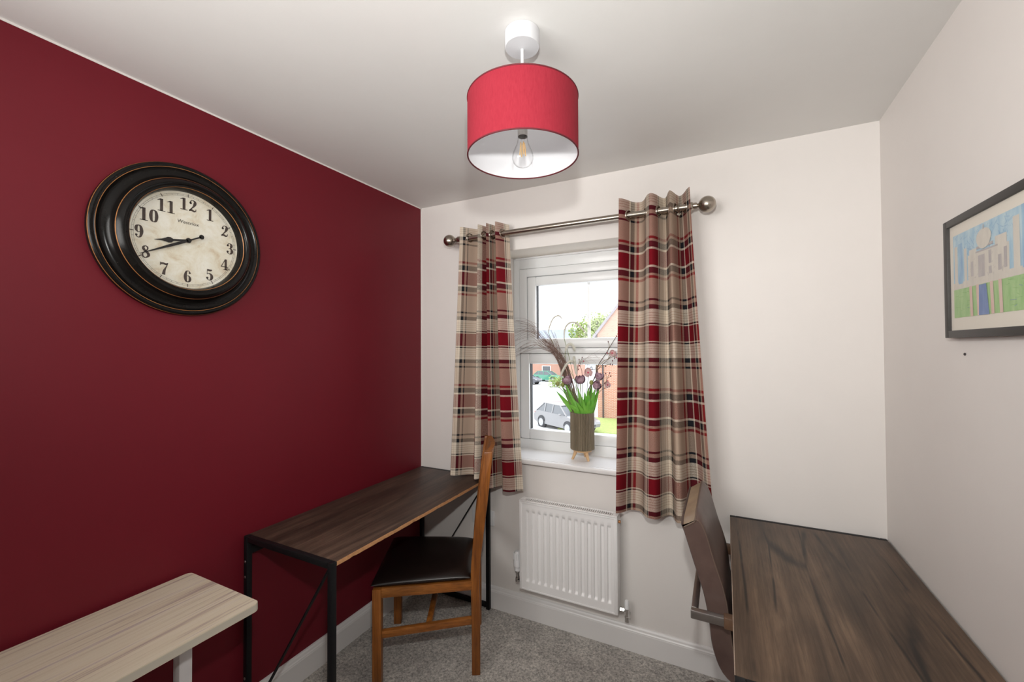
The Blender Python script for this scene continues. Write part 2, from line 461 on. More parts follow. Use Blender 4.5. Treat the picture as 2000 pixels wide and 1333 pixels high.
class MB:
    def __init__(s):
        s.bm = bmesh.new()
        s.mats = []
        s.cur = 0

    def m(s, key):
        """following shapes take this material"""
        if key not in s.mats:
            s.mats.append(key)
        s.cur = s.mats.index(key)
        return s

    def _add(s, tmp, mtx=None):
        for f in tmp.faces:
            f.material_index = s.cur
        if mtx is not None:
            bmesh.ops.transform(tmp, matrix=mtx, verts=tmp.verts)
        me = bpy.data.meshes.new('tmp')
        tmp.to_mesh(me)
        tmp.free()
        s.bm.from_mesh(me)
        bpy.data.meshes.remove(me)
        return s

    def box(s, a, b, bev=0.0, mtx=None, seg=2):
        t = bmesh.new()
        bmesh.ops.create_cube(t, size=1)
        lo = [min(a[i], b[i]) for i in range(3)]
        hi = [max(a[i], b[i]) for i in range(3)]
        for v in t.verts:
            v.co = [lo[i] + (v.co[i] + 0.5) * (hi[i] - lo[i]) for i in range(3)]
        if bev:
            bmesh.ops.bevel(t, geom=list(t.edges), offset=bev, segments=seg, profile=0.5, affect='EDGES')
        return s._add(t, mtx)

    def bar(s, p, q, w, h=None, upv=(0, 0, 1), bev=0.0):
        """square bar from p to q, w across, h along upv"""
        p, q = Vector(p), Vector(q)
        h = h or w
        z = (q - p).normalized()
        u = Vector(upv)
        if abs(z.dot(u)) > 0.99:
            u = Vector((0, 1, 0))
        x = u.cross(z).normalized()
        y = z.cross(x)
        mt = Matrix((x, y, z)).transposed().to_4x4()
        mt.translation = p
        return s.box((-w / 2, -h / 2, 0), (w / 2, h / 2, (q - p).length), bev, mt)

    def grid(s, rows, closed_u=False, closed_v=False, uvs=None, flip=False):
        t = bmesh.new()
        vs = [[t.verts.new(p) for p in r] for r in rows]
        R, C = len(vs), len(vs[0])
        lay = t.loops.layers.uv.new('UVMap') if uvs else None
        for i in range(R if closed_v else R - 1):
            for j in range(C if closed_u else C - 1):
                i2, j2 = (i + 1) % R, (j + 1) % C
                q = [vs[i][j], vs[i][j2], vs[i2][j2], vs[i2][j]]
                uq = [(i, j), (i, j2), (i2, j2), (i2, j)]
                if flip:
                    q.reverse()
                    uq.reverse()
                try:
                    f = t.faces.new(q)
                except ValueError:
                    continue
                if lay:
                    for lp, (a, b) in zip(f.loops, uq):
                        lp[lay].uv = uvs[a][b]
        return s._add(t)

    def tube(s, pts, rad, n=8, cap=True):
        """round tube along pts; rad a number or one per point"""
        pts = [Vector(p) for p in pts]
        k = len(pts)
        rad = rad if isinstance(rad, (list, tuple)) else [rad] * k
        tang = [(pts[min(i + 1, k - 1)] - pts[max(i - 1, 0)]).normalized() for i in range(k)]
        x = tang[0].orthogonal().normalized()
        rows = []
        for i in range(k):
            x = (x - tang[i] * x.dot(tang[i])).normalized()
            y = tang[i].cross(x)
            rows.append([pts[i] + (x * math.cos(a) + y * math.sin(a)) * rad[i] for a in [2 * PI * j / n for j in range(n)]])
        s.grid(rows, closed_u=True)
        if cap:
            for r, fl_ in ((rows[0], True), (rows[-1], False)):
                s.poly(r if not fl_ else r[::-1])
        return s

    def poly(s, pts):
        t = bmesh.new()
        t.faces.new([t.verts.new(p) for p in pts])
        return s._add(t)

    def lathe(s, prof, n=48, mtx=None, keys=None, closed=False):
        """profile (radius, height) turned about z; keys: one material per profile segment"""
        t = bmesh.new()
        rows = [[t.verts.new((r * math.cos(2 * PI * j / n), r * math.sin(2 * PI * j / n), h)) for j in range(n)] for r, h in prof]
        R = len(rows)
        for i in range(R if closed else R - 1):
            for j in range(n):
                a, b = rows[i], rows[(i + 1) % R]
                q = [a[j], a[(j + 1) % n], b[(j + 1) % n], b[j]]
                f = t.faces.new(q)
                if keys:
                    k = keys[i]
                    if k not in s.mats:
                        s.mats.append(k)
                    f.material_index = s.mats.index(k)
                else:
                    f.material_index = s.cur
        bmesh.ops.remove_doubles(t, verts=t.verts, dist=1e-6)
        bmesh.ops.recalc_face_normals(t, faces=t.faces)
        if mtx is not None:
            bmesh.ops.transform(t, matrix=mtx, verts=t.verts)
        me = bpy.data.meshes.new('tmp')
        t.to_mesh(me)
        t.free()
        s.bm.from_mesh(me)
        bpy.data.meshes.remove(me)
        return s

    def prism(s, outline, vec, bev=0.0):
        """planar outline pushed along vec"""
        t = bmesh.new()
        f = t.faces.new([t.verts.new(p) for p in outline])
        e = bmesh.ops.extrude_face_region(t, geom=[f])
        vs = [g for g in e['geom'] if isinstance(g, bmesh.types.BMVert)]
        bmesh.ops.translate(t, verts=vs, vec=Vector(vec))
        bmesh.ops.recalc_face_normals(t, faces=t.faces)
        if bev:
            bmesh.ops.bevel(t, geom=list(t.edges), offset=bev, segments=2, profile=0.5, affect='EDGES')
        return s._add(t)

    def ball(s, c, r, n=12, sc=(1, 1, 1)):
        t = bmesh.new()
        bmesh.ops.create_uvsphere(t, u_segments=n, v_segments=max(6, n * 2 // 3), radius=r)
        return s._add(t, Matrix.Translation(c) @ Matrix.Diagonal((*sc, 1)))

    def torus(s, c, R, r, axis=(0, 0, 1), n=24, k=8):
        z = Vector(axis).normalized()
        x = z.orthogonal().normalized()
        y = z.cross(x)
        c = Vector(c)
        rows = []
        for i in range(n):
            a = 2 * PI * i / n
            d = x * math.cos(a) + y * math.sin(a)
            rows.append([c + d * (R + r * math.cos(b)) + z * (r * math.sin(b)) for b in [2 * PI * j / k for j in range(k)]])
        return s.grid(rows, closed_u=True, closed_v=True)

    def build(s, name, key=None, parent=None, local=False, smooth=None, loc=None):
        """link as ONE mesh object. Points are in room coordinates unless local"""
        if not s.mats:
            s.mats = [key]
        off = Vector((0, 0, 0))
        if parent is not None and not local:
            off = WLOC[parent.name]
        elif parent is None and loc is not None:
            off = Vector(loc)
        elif parent is None and not local:
            vs = [v.co for v in s.bm.verts]
            lo = [min(v[i] for v in vs) for i in range(3)]
            hi = [max(v[i] for v in vs) for i in range(3)]
            off = Vector(((lo[0] + hi[0]) / 2, (lo[1] + hi[1]) / 2, lo[2]))
        for v in s.bm.verts:
            v.co -= off
        bmesh.ops.recalc_face_normals(s.bm, faces=s.bm.faces) if smooth == 'fix' else None
        me = bpy.data.meshes.new(name)
        s.bm.to_mesh(me)
        s.bm.free()
        for k in s.mats:
            me.materials.append(M[k])
        if smooth is not False:
            me.polygons.foreach_set('use_smooth', [True] * len(me.polygons))
            me.set_sharp_from_angle(angle=math.radians(38))
        o = bpy.data.objects.new(name, me)
        COL.objects.link(o)
        if parent is not None:
            o.parent = parent
            WLOC[o.name] = WLOC[parent.name].copy() if not local else Vector((0, 0, 0))
        else:
            o.location = off if not local else (0, 0, 0)
            WLOC[o.name] = Vector(o.location)
        return o


def tag(o, label=None, cat=None, group=None, kind=None):
    for k, v in (('label', label), ('category', cat), ('group', group), ('kind', kind)):
        if v:
            o[k] = v
    return o


def thing(name, label, cat, loc=(0, 0, 0), rz=0.0, group=None):
    o = bpy.data.objects.new(name, None)
    COL.objects.link(o)
    o.location = loc
    o.rotation_euler = (0, 0, rz)
    o.empty_display_size = 0.05
    WLOC[o.name] = Vector(loc)
    return tag(o, label, cat, group)


def copy_tree(o, parent=None):
    c = o.copy()
    COL.objects.link(c)
    if parent is not None:
        c.parent = parent
    WLOC[c.name] = WLOC[o.name].copy()
    for ch in list(o.children):
        copy_tree(ch, c)
    return c


def structure(mb, name, key, smooth=False):
    return tag(mb.build(name, key, smooth=smooth), kind='structure')


def catmull(pts, n=8):
    """smooth curve through pts (any dimension, tuples)"""
    P_ = [pts[0]] + list(pts) + [pts[-1]]
    out = []
    for i in range(1, len(P_) - 2):
        a, b, c, d = P_[i - 1:i + 3]
        for k in range(n):
            t = k / n
            out.append(tuple(0.5 * (2 * b[j] + (c[j] - a[j]) * t + (2 * a[j] - 5 * b[j] + 4 * c[j] - d[j]) * t * t
                                    + (3 * b[j] - a[j] - 3 * c[j] + d[j]) * t ** 3) for j in range(len(b))))
    out.append(tuple(pts[-1]))
    return out


# ------------------------------------------------------------------ room shell
T = 0.30                                    # wall thickness
WX0, WX1, WZ0, WZ1 = 0.553, 1.50, 0.88, 2.06   # window opening
FY = 0.22                                   # room-side face of the window frame
structure(MB().box((-0.1, D0 - 0.1, -0.1), (W + 0.1, 0, 0)), 'floor', 'carpet')
structure(MB().box((-0.1, D0 - 0.1, H), (W + 0.1, T, H + 0.1)), 'ceiling', 'ceiling')
structure(MB().box((-0.1, D0, 0), (0, 0, H)), 'wall_left', 'red')
structure(MB().box((W, D0, 0), (W + 0.1, 0, H)), 'wall_right', 'wall')
structure(MB().box((-0.1, D0 - 0.1, 0), (W + 0.1, D0, H)), 'wall_front', 'wall')
b = MB().m('wall')
b.box((-0.1, 0, -0.1), (WX0, T, H)).box((WX1, 0, -0.1), (W + 0.1, T, H))
b.box((WX0, 0, -0.1), (WX1, T, WZ0 - 0.02)).box((WX0, 0, WZ1), (WX1, T, H))
structure(b, 'wall_back', 'wall')
# unpainted white margin where the red paint stops short of ceiling and corner
structure(MB().box((0, D0, H - 0.0065), (0.0012, 0, H)).box((0, -0.0055, 0), (0.0012, 0, H)), 'trim_1', 'wall')


def skirting(name, p, q, nrm):
    """moulded skirting board from p to q, standing on the floor; nrm points into the room"""
    prof = [(0, 0), (0.018, 0), (0.018, 0.094), (0.0165, 0.098), (0.0165, 0.101), (0.013, 0.106), (0.011, 0.114), (0.007, 0.121), (0, 0.122)]
    n = Vector(nrm)
    p, q = Vector(p), Vector(q)
    mb = MB()
    mb.prism([p + n * a + Vector((0, 0, h)) for a, h in prof], q - p)
    structure(mb, name, 'gloss', smooth=False)


skirting('baseboard_back', (0.0, 0, 0), (W, 0, 0), (0, -1, 0))
skirting('baseboard_left', (0, D0, 0), (0, -0.018, 0), (1, 0, 0))
skirting('baseboard_right', (W, D0, 0), (W, -0.018, 0), (-1, 0, 0))

# ------------------------------------------------------------------ window
wnd = tag(bpy.data.objects.new('window_1', None), kind='structure')
COL.objects.link(wnd)
wnd.location = ((WX0 + WX1) / 2, FY, WZ0)
WLOC['window_1'] = Vector(wnd.location)


def ring(mb, x0, z0, x1, z1, w, ya, yb, bev=0.004):
    """rectangular frame of bars w wide: outer x0..x1, z0..z1, from ya (room) to yb"""
    mb.box((x0, ya, z0), (x0 + w, yb, z1), bev)
    mb.box((x1 - w, ya, z0), (x1, yb, z1), bev)
    mb.box((x0 + w - 0.002, ya, z0), (x1 - w + 0.002, yb, z0 + w), bev)
    mb.box((x0 + w - 0.002, ya, z1 - w), (x1 - w + 0.002, yb, z1), bev)


xm = (WX0 + WX1) / 2
a = at(1014.5, 527, 1, FY)      # outer frame / sash joint
sx, sz = a.x, a.z
g2 = at(1029.5, 542, 1, FY)     # second step of the opening sash
gu = at(1046, 556, 1, FY)       # glass corner, opening light
gub = at(1046, 664, 1, FY).z
gl_ = at(1034, 700, 1, FY)      # glass corner, fixed light below
glb = at(1034, 842, 1, FY).z
sb = at(1017, 856, 1, FY).z
tz = (gub + gl_.z) / 2
mir = lambda x: 2 * xm - x
fb = MB()
fb.box((WX0 + 0.0005, FY, WZ0 - 0.018), (sx, FY + 0.065, WZ1 - 0.0005), 0.004).box((mir(sx), FY, WZ0 - 0.018), (mir(WX0) - 0.0005, FY + 0.065, WZ1 - 0.0005), 0.004)
fb.box((sx - 0.002, FY, sz), (mir(sx) + 0.002, FY + 0.065, WZ1 - 0.0005), 0.004).box((sx - 0.002, FY, WZ0 - 0.018), (mir(sx) + 0.002, FY + 0.065, sb), 0.004)
fb.build('outer_frame', 'upvc', wnd)
tb = MB().box((sx, FY + 0.002, gl_.z + 0.03), (mir(sx), FY + 0.06, gl_.z + 0.062), 0.003).box((sx, FY + 0.03, gl_.z + 0.02), (mir(sx), FY + 0.055, gub - 0.012))
tb.build('transom', 'upvc', wnd)
sa = MB()
ring(sa, sx + 0.002, gl_.z + 0.064, mir(sx) - 0.002, sz - 0.002, g2.x - sx - 0.003, FY - 0.006, FY + 0.05)
ring(sa, g2.x + 0.001, gub - 0.05, mir(g2.x) - 0.001, g2.z - 0.001, gu.x - g2.x, FY - 0.002, FY + 0.045, 0.008)
sa.build('opening_sash', 'upvc', wnd)
fx = MB()
ring(fx, sx + 0.002, sb, mir(sx) - 0.002, gl_.z + 0.028, gl_.x - sx - 0.002, FY - 0.002, FY + 0.05, 0.010)
fx.build('fixed_sash', 'upvc', wnd)
# seals: the dark lines of glass gaskets and joints
sl = MB()
ring(sl, sx - 0.0015, sb - 0.002, mir(sx) + 0.0015, sz + 0.0015, 0.004, FY + 0.004, FY + 0.06, 0)
ring(sl, g2.x - 0.002, gub - 0.052, mir(g2.x) + 0.002, g2.z + 0.002, 0.004, FY + 0.002, FY + 0.04, 0)
sl.build('joint_seal', 'groove', wnd)
gk = MB()
for (x0, z0, x1, z1) in ((gu.x, gub, mir(gu.x), gu.z), (gl_.x, glb, mir(gl_.x), gl_.z)):
    gk.box((x0 - 0.002, FY + 0.012, z0), (x0 + 0.004, FY + 0.04, z1))
    gk.box((x1 - 0.004, FY + 0.012, z0), (x1 + 0.002, FY + 0.04, z1))
gk.build('gasket', 'gasket', wnd)
MB().box((gu.x - 0.004, FY + 0.03, gub - 0.004), (mir(gu.x) + 0.004, FY + 0.034, gu.z + 0.004)).build('pane', 'glass', wnd)
MB().box((gl_.x - 0.004, FY + 0.03, glb - 0.004), (mir(gl_.x) + 0.004, FY + 0.034, gl_.z + 0.004)).build('pane', 'glass', wnd)
gb = MB().box((xm - 0.009, FY + 0.036, gub - 0.003), (xm + 0.009, FY + 0.044, gu.z + 0.003), 0.002)
gb.build('glazing_bar', 'upvc', wnd)
# lumpy sealant along the top of the frame
cb = MB()
pts = [(WX0 + 0.02 + i * (WX1 - WX0 - 0.04) / 30, FY - 0.004, WZ1 - 0.006) for i in range(31)]
cb.tube(pts, [0.006 + 0.003 * random.random() for _ in pts], 6)
cb.build('sealant_bead', 'plastic', wnd)
# sill board
sbm = MB()
sbm.box((WX0 + 0.001, -0.001, WZ0 - 0.02), (WX1 - 0.001, FY + 0.002, WZ0))
sbm.box((WX0 - 0.04, -0.032, WZ0 - 0.026), (WX1 + 0.04, -0.0005, WZ0), 0.007, None, 3)
sbm.build('window_sill', 'gloss', wnd)
# painted lining of the opening
rv = MB().box((WX0 + 0.0005, 0.001, WZ1 - 0.001), (WX1 - 0.0005, FY - 0.001, WZ1 - 0.0002))
rv.build('reveal_lining', 'reveal', wnd)

# ------------------------------------------------------------------ ceiling lamp
lx, ly = 1.230, -1.076
lamp = thing('pendant_lamp', 'round red drum shade pendant lamp hanging from the white ceiling', 'lamp', (lx, ly, H))
MB().lathe([(0, H - 0.001), (0.0495, H - 0.001), (0.0495, H - 0.041), (0.0475, H - 0.0445), (0.03, H - 0.0465), (0.006, H - 0.049), (0, H - 0.049)],
           48, Matrix.Translation((lx, ly, 0))).build('ceiling_rose', 'rose', lamp)
MB().tube([(lx, ly, H - 0.048), (lx, ly, 2.165)], 0.0042, 10).build('cord', 'plastic', lamp)
RS, Z0, Z1 = 0.1565, 2.043, 2.204
sh = MB()
sh.lathe([(RS, Z0), (RS, Z1), (RS - 0.0012, Z1), (RS - 0.0012, Z0)], 96, Matrix.Translation((lx, ly, 0)), ['shade', 'shade', 'shade_in', 'shade'], True)
shade = sh.build('lamp_shade', 'shade', lamp)
for nm, z in (('lower_rim', Z0), ('upper_rim', Z1)):
    MB().torus((lx, ly, z), RS - 0.0006, 0.0022, n=96).build(nm, 'shade_rim', shade)
sp_ = MB().torus((lx, ly, Z1 - 0.028), 0.021, 0.0016, n=32)
for k in range(3):
    a = 2 * PI * k / 3 + 0.5
    sp_.tube([(lx + 0.021 * math.cos(a), ly + 0.021 * math.sin(a), Z1 - 0.028), (lx + 0.09 * math.cos(a), ly + 0.09 * math.sin(a), Z1 - 0.026),
              (lx + (RS - 0.002) * math.cos(a), ly + (RS - 0.002) * math.sin(a), Z1 - 0.002)], 0.0014, 6)
sp_.build('shade_carrier', 'plastic', lamp)
BZ = 2.012                      # lowest point of the bulb
LM = Matrix.Translation((lx, ly, BZ))
MB().lathe([(0, 0.178), (0.012, 0.176), (0.016, 0.166), (0.0185, 0.158), (0.0185, 0.118), (0.016, 0.116), (0, 0.116)], 24, LM).build('lamp_holder', 'plastic', lamp)
bl = MB().lathe([(0, 0.0), (0.010, 0.0015), (0.0195, 0.006), (0.0265, 0.0135), (0.0298, 0.023), (0.0300, 0.032), (0.0275, 0.043), (0.0225, 0.055), (0.0172, 0.067), (0.0145, 0.079), (0.0138, 0.090)],
                40, LM).build('bulb', 'bulb', lamp)
MB().lathe([(0.0140, 0.088), (0.0140, 0.117), (0, 0.117)], 24, LM).build('bulb_cap', 'bulb_cap', bl)
fi = MB()
for k in range(4):
    a = PI / 4 + k * PI / 2
    fi.tube([(lx + 0.0055 * math.cos(a), ly + 0.0055 * math.sin(a), BZ + 0.072), (lx + 0.009 * math.cos(a), ly + 0.009 * math.sin(a), BZ + 0.034)], 0.0012, 6)
fi.build('filament', 'filament', bl)
MB().tube([(lx, ly, BZ + 0.089), (lx, ly, BZ + 0.066)], [0.006, 0.003], 10).build('filament_stem', 'bulb', bl)

# ------------------------------------------------------------------ wall clock
CY_, CZ_ = -1.333, 1.889
KR, KX = 1.045, 1.25
clk = thing('wall_clock', 'large round black clock with aged cream dial on the red wall', 'clock', (0, CY_, CZ_))
MX = Matrix(((0, 0, KX, 0), (KR, 0, 0, CY_), (0, KR, 0, CZ_), (0, 0, 0, 1)))     # local x,y,z -> room y,z,x
prof = [(0.235, 0.002), (0.255, 0.002), (0.2565, 0.010), (0.2555, 0.016), (0.2545, 0.018), (0.250, 0.021), (0.2485, 0.0215), (0.246, 0.0205), (0.242, 0.021),
        (0.2405, 0.0225), (0.239, 0.0225), (0.232, 0.0175), (0.224, 0.0165), (0.214, 0.020), (0.207, 0.026), (0.203, 0.034), (0.2015, 0.0375), (0.200, 0.039), (0.194, 0.047),
        (0.187, 0.0505), (0.181, 0.049), (0.178, 0.0455), (0.1755, 0.0455), (0.173, 0.046), (0.1715, 0.0455), (0.170, 0.044), (0.165, 0.034), (0.1635, 0.021), (0.1635, 0.012)]
keys = ['clock_black'] * (len(prof) - 1)
for i, (r, h) in enumerate(prof[:-1]):
    if abs(r - 0.2555) < 1e-6 or abs(r - 0.2405) < 1e-6 or abs(r - 0.2015) < 1e-6 or abs(r - 0.1715) < 1e-6:
        keys[i] = 'bronze'
MB().lathe(prof, 128, MX, keys).build('clock_frame', None, clk)
DX = 0.0215
dial = MB().lathe([(0, 0.0205), (0.1645, 0.0205)], 96, MX).build('dial', 'dial', clk)


def C2(a, b, x):
    return (x * KX, CY_ + a * KR, CZ_ + b * KR)


def stroke(mb, pts, n=8, smooth=True, f=lambda a, b: (a, b)):
    """flat stroke through (x, y, half-width) points"""
    q = catmull(pts, n) if smooth and len(pts) > 2 else pts
    Lr, Rr = [], []
    for i, (x, y, w) in enumerate(q):
        x0, y0, _ = q[max(i - 1, 0)]
        x1, y1, _ = q[min(i + 1, len(q) - 1)]
        d = math.hypot(x1 - x0, y1 - y0) or 1
        nx, ny = -(y1 - y0) / d, (x1 - x0) / d
        Lr.append(f(x + nx * w, y + ny * w))
        Rr.append(f(x - nx * w, y - ny * w))
    mb.grid([Rr, Lr])


def blob(mb, x, y, r, f, n=14):
    mb.poly([f(x + r * math.cos(2 * PI * i / n), y + r * math.sin(2 * PI * i / n)) for i in range(n)])


DIG = {
    '1': ([[(0.34, 0, .105), (0.34, 1, .105)], [(0.08, .03, .028), (0.60, .03, .028)], [(0.06, .86, .02), (0.16, .90, .035), (0.30, .96, .05)]], []),
    '2': ([[(0.16, .70, .05), (0.18, .88, .035), (0.32, .975, .028), (0.49, .88, .09), (0.49, .68, .115), (0.36, .42, .06), (0.16, .18, .03), (0.07, .02, .02)],
           [(0.06, .06, .05), (0.22, .14, .085), (0.42, .07, .075), (0.55, .12, .04), (0.58, .28, .015)]], [(0.17, .72, .095)]),
    '3': ([[(0.14, .78, .04), (0.20, .93, .03), (0.32, .975, .026), (0.46, .88, .09), (0.46, .70, .11), (0.36, .545, .03), (0.24, .53, .02)],
           [(0.30, .53, .025), (0.46, .45, .08), (0.52, .27, .12), (0.45, .09, .08), (0.31, .025, .026), (0.17, .08, .03), (0.13, .2, .04)]], [(0.16, .78, .09), (0.15, .22, .095)]),
    '4': ([[(0.44, 0, .095), (0.44, .98, .095)], [(0.40, .97, .03), (0.06, .30, .03)], [(0.03, .29, .032), (0.64, .29, .032)], [(0.24, .03, .028), (0.64, .03, .028)]], []),
    '5': ([[(0.15, .91, .075), (0.40, .88, .08), (0.52, .95, .03)], [(0.15, .96, .022), (0.13, .52, .022)],
           [(0.13, .52, .02), (0.26, .60, .035), (0.44, .52, .085), (0.51, .32, .12), (0.45, .10, .09), (0.31, .025, .026), (0.17, .08, .03), (0.12, .2, .04)]], [(0.15, .21, .095)]),
    '6': ([[(0.48, .82, .04), (0.44, .93, .03), (0.33, .975, .026), (0.20, .86, .075), (0.14, .5, .115), (0.19, .14, .085), (0.32, .025, .026)],
           [(0.32, .025, .026), (0.45, .12, .08), (0.49, .3, .10), (0.45, .47, .07), (0.35, .565, .026), (0.24, .52, .022)]], [(0.47, .80, .08)]),
    '7': ([[(0.06, .88, .085), (0.26, .90, .075), (0.44, .86, .075), (0.58, .95, .04)], [(0.58, .96, .025), (0.44, .60, .045), (0.33, .32, .09), (0.28, 0, .12)],
           [(0.06, 1.0, .022), (0.06, .72, .022)]], []),
    '8': ([[(0.32, .975, .026), (0.19, .87, .07), (0.18, .72, .095), (0.32, .54, .075), (0.48, .38, .095), (0.50, .2, .085), (0.32, .025, .026)],
           [(0.32, .975, .026), (0.43, .88, .05), (0.44, .73, .045), (0.32, .55, .03), (0.15, .38, .04), (0.12, .2, .06), (0.20, .07, .05), (0.32, .025, .026)]], []),
    '0': ([[(0.32, .975, .024), (0.18, .86, .085), (0.13, .5, .115), (0.18, .14, .085), (0.32, .025, .024)],
           [(0.32, .975, .024), (0.46, .86, .085), (0.51, .5, .115), (0.46, .14, .085), (0.32, .025, .024)]], []),
}
d6 = DIG['6']
DIG['9'] = ([[(0.64 - x, 1 - y, w) for x, y, w in s_] for s_ in d6[0]], [(0.64 - x, 1 - y, r) for x, y, r in d6[1]])


def numeral(mb, text, cx, cy, h, adv=0.66):
    tot = adv * h * len(text)
    for i, ch in enumerate(text):
        ox, oy = cx - tot / 2 + i * adv * h + 0.01 * h, cy - h / 2
        f = lambda a_, b_: C2(ox + a_ * h, oy + b_ * h, DX - 0.0004)
        for s_ in DIG[ch][0]:
            stroke(mb, s_, 7, True, f)
        for x, y, r in DIG[ch][1]:
            blob(mb, x, y, r, f)


for k in range(1, 13):
    nm = MB()
    a = PI / 2 - 2 * PI * k / 12
    wd = 0.94 if k in (10, 11) else 1.0
    numeral(nm, str(k), 0.136 * wd * math.cos(a), 0.123 * wd * math.sin(a), 0.0405)
    nm.build('numeral', 'ink', dial, smooth=False)
tk = MB()
for k in range(60):
    a = 2 * PI * k / 60
    big = k % 5 == 0
    ra, rb, w = (0.1485, 0.159, 0.0011) if big else (0.1500, 0.1548, 0.00035)
    c, s_ = math.cos(a), math.sin(a)
    tk.poly([C2(r * c + o_ * -s_, r * s_ + o_ * c, DX - 0.0004) for r, o_ in ((ra, -w), (rb, -w), (rb, w), (ra, w))])
for r in (0.1500, 0.1548):
    tk.lathe([(r - 0.0003, DX - 0.0004), (r + 0.0003, DX - 0.0004)], 96, MX)
tk.build('minute_track', 'ink', dial, smooth=False)
# maker's lettering
fc = bpy.data.curves.new('lettering_curve', 'FONT')
fc.body = 'Westclox'
fc.align_x = 'CENTER'
fc.size = 0.0165
fc.shear = 0.12
fo = bpy.data.objects.new('lettering_curve', fc)
COL.objects.link(fo)
dg = bpy.context.evaluated_depsgraph_get()
dg.update()
tm = bpy.data.meshes.new_from_object(fo.evaluated_get(dg))
bpy.data.objects.remove(fo)
for v_ in tm.vertices:
    v_.co = Vector(((DX - 0.0004) * KX, v_.co.x * KR, (v_.co.y + 0.056) * KR))
tm.materials.clear()
tm.materials.append(M['ink'])
to = bpy.data.objects.new('lettering', tm)
COL.objects.link(to)
to.parent = dial


def hand(name, ang, outline, x, hub):
    ca, sa_ = math.cos(ang), math.sin(ang)
    f = lambda a_, b_: C2(a_ * ca - b_ * sa_, a_ * sa_ + b_ * ca, x)
    mb = MB()
    mb.prism([f(a_, b_) for a_, b_ in outline], (0.0012, 0, 0))
    for cx_, r_ in hub:
        mb.prism([f(cx_ + r_ * math.cos(2 * PI * i / 20), r_ * math.sin(2 * PI * i / 20)) for i in range(20)], (0.0012, 0, 0))
    return mb.build(name, 'hand', clk, smooth=False)


am = PI / 2 - 2 * PI * 40.4 / 60
hand('minute_hand', am, [(-0.042, 0.0025), (-0.01, 0.0022), (0.02, 0.0045), (0.06, 0.0042), (0.11, 0.0022), (0.152, 0.0008), (0.152, -0.0008), (0.11, -0.0022), (0.06, -0.0042),
                         (0.02, -0.0045), (-0.01, -0.0022), (-0.042, -0.0025)], 0.0262, [(-0.044, 0.0078), (0, 0.0075)])
ah = PI / 2 - 2 * PI * (8 + 40 / 60) / 12
hand('hour_hand', ah, [(-0.0, 0.003), (0.045, 0.003), (0.052, 0.0085), (0.060, 0.0092), (0.066, 0.0065), (0.078, 0.0028), (0.098, 0.0006), (0.098, -0.0006), (0.078, -0.0028),
                       (0.066, -0.0065), (0.060, -0.0092), (0.052, -0.0085), (0.045, -0.003), (0, -0.003)], 0.0240, [(0, 0.0085)])
MB().lathe([(0, 0.020), (0.004, 0.020), (0.004, 0.029), (0, 0.029)], 16, MX).build('hand_hub', 'hand', clk)

# ------------------------------------------------------------------ framed drawing on the right wall
PX, PY0, PY1, PZ0, PZ1 = W - 0.021, -0.583, -1.03, 1.5205, 1.836
pic = thing('framed_drawing', 'coloured pencil drawing of a domed white building in a charcoal frame', 'picture', (W, (PY0 + PY1) / 2, PZ0))
fbm = MB()
fwid = 0.019
fbm.box((W - 0.001, PY0, PZ0), (PX, PY0 - fwid, PZ1), 0.001).box((W - 0.001, PY1 + fwid, PZ0), (PX, PY1, PZ1), 0.001)
fbm.box((W - 0.001, PY0 - fwid, PZ0), (PX, PY1 + fwid, PZ0 + fwid), 0.001).box((W - 0.001, PY0 - fwid, PZ1 - fwid), (PX, PY1 + fwid, PZ1), 0.001)
fbm.build('picture_frame', 'frame', pic)
MB().box((W - 0.002, PY0 - fwid + 0.002, PZ0 + fwid - 0.002), (PX + 0.0075, PY1 + fwid - 0.002, PZ1 - fwid + 0.002)).build('mount_board', 'mount', pic)
MB().box((PX + 0.0035, PY0 - fwid + 0.001, PZ0 + fwid - 0.001), (PX + 0.0055, PY1 + fwid - 0.001, PZ1 - fwid + 0.001)).build('picture_glass', 'pic_glass', pic)
dr = MB()
AX = PX + 0.0074
ay0, ay1, az0, az1 = PY0 - 0.036, PY1 + 0.036, PZ0 + 0.052, PZ1 - 0.046
wA, hA = ay0 - ay1, az1 - az0


def Q(u, v, lay=0):
    return (AX - 0.00009 * lay, ay0 - u * wA, az0 + v * hA)


LAYN = [0]


def quad(u0_, v0_, u1_, v1_, key, lay):
    LAYN[0] += 1
    lay = lay + LAYN[0] * 0.25
    dr.m(key).poly([Q(u0_, v0_, lay), Q(u1_, v0_, lay), Q(u1_, v1_, lay), Q(u0_, v1_, lay)])


quad(0, 0.33, 1, 1, 'd_sky', 0)
quad(0, 0, 1, 0.35, 'd_green', 1)
quad(0, 0.34, 1, 0.42, 'd_paper', 2)
quad(0.02, 0.40, 0.06, 0.86, 'd_paper', 2)
quad(0.07, 0.40, 0.13, 0.88, 'd_blue', 2)
quad(0.15, 0.40, 0.185, 0.80, 'd_paper', 3)
quad(0.20, 0.40, 0.66, 0.70, 'd_paper', 3)
quad(0.22, 0.70, 0.31, 0.755, 'd_paper', 3)
quad(0.52, 0.70, 0.64, 0.80, 'd_paper', 3)
quad(0.70, 0.40, 0.76, 0.92, 'd_paper', 3)
quad(0.78, 0.40, 0.85, 1.0, 'd_blue', 3)
quad(0.88, 0.40, 0.95, 0.95, 'd_paper', 3)
for u, w_, v0_, v1_ in ((0.24, .03, .45, .62), (0.33, .075, .42, .66), (0.45, .03, .54, .68), (0.45, .03, .43, .51), (0.55, .035, .44, .60), (0.61, .03, .45, .66)):
    quad(u, v0_, u + w_, v1_, 'd_grey', 4)
quad(0.30, 0.695, 0.55, 0.712, 'd_grey', 4)
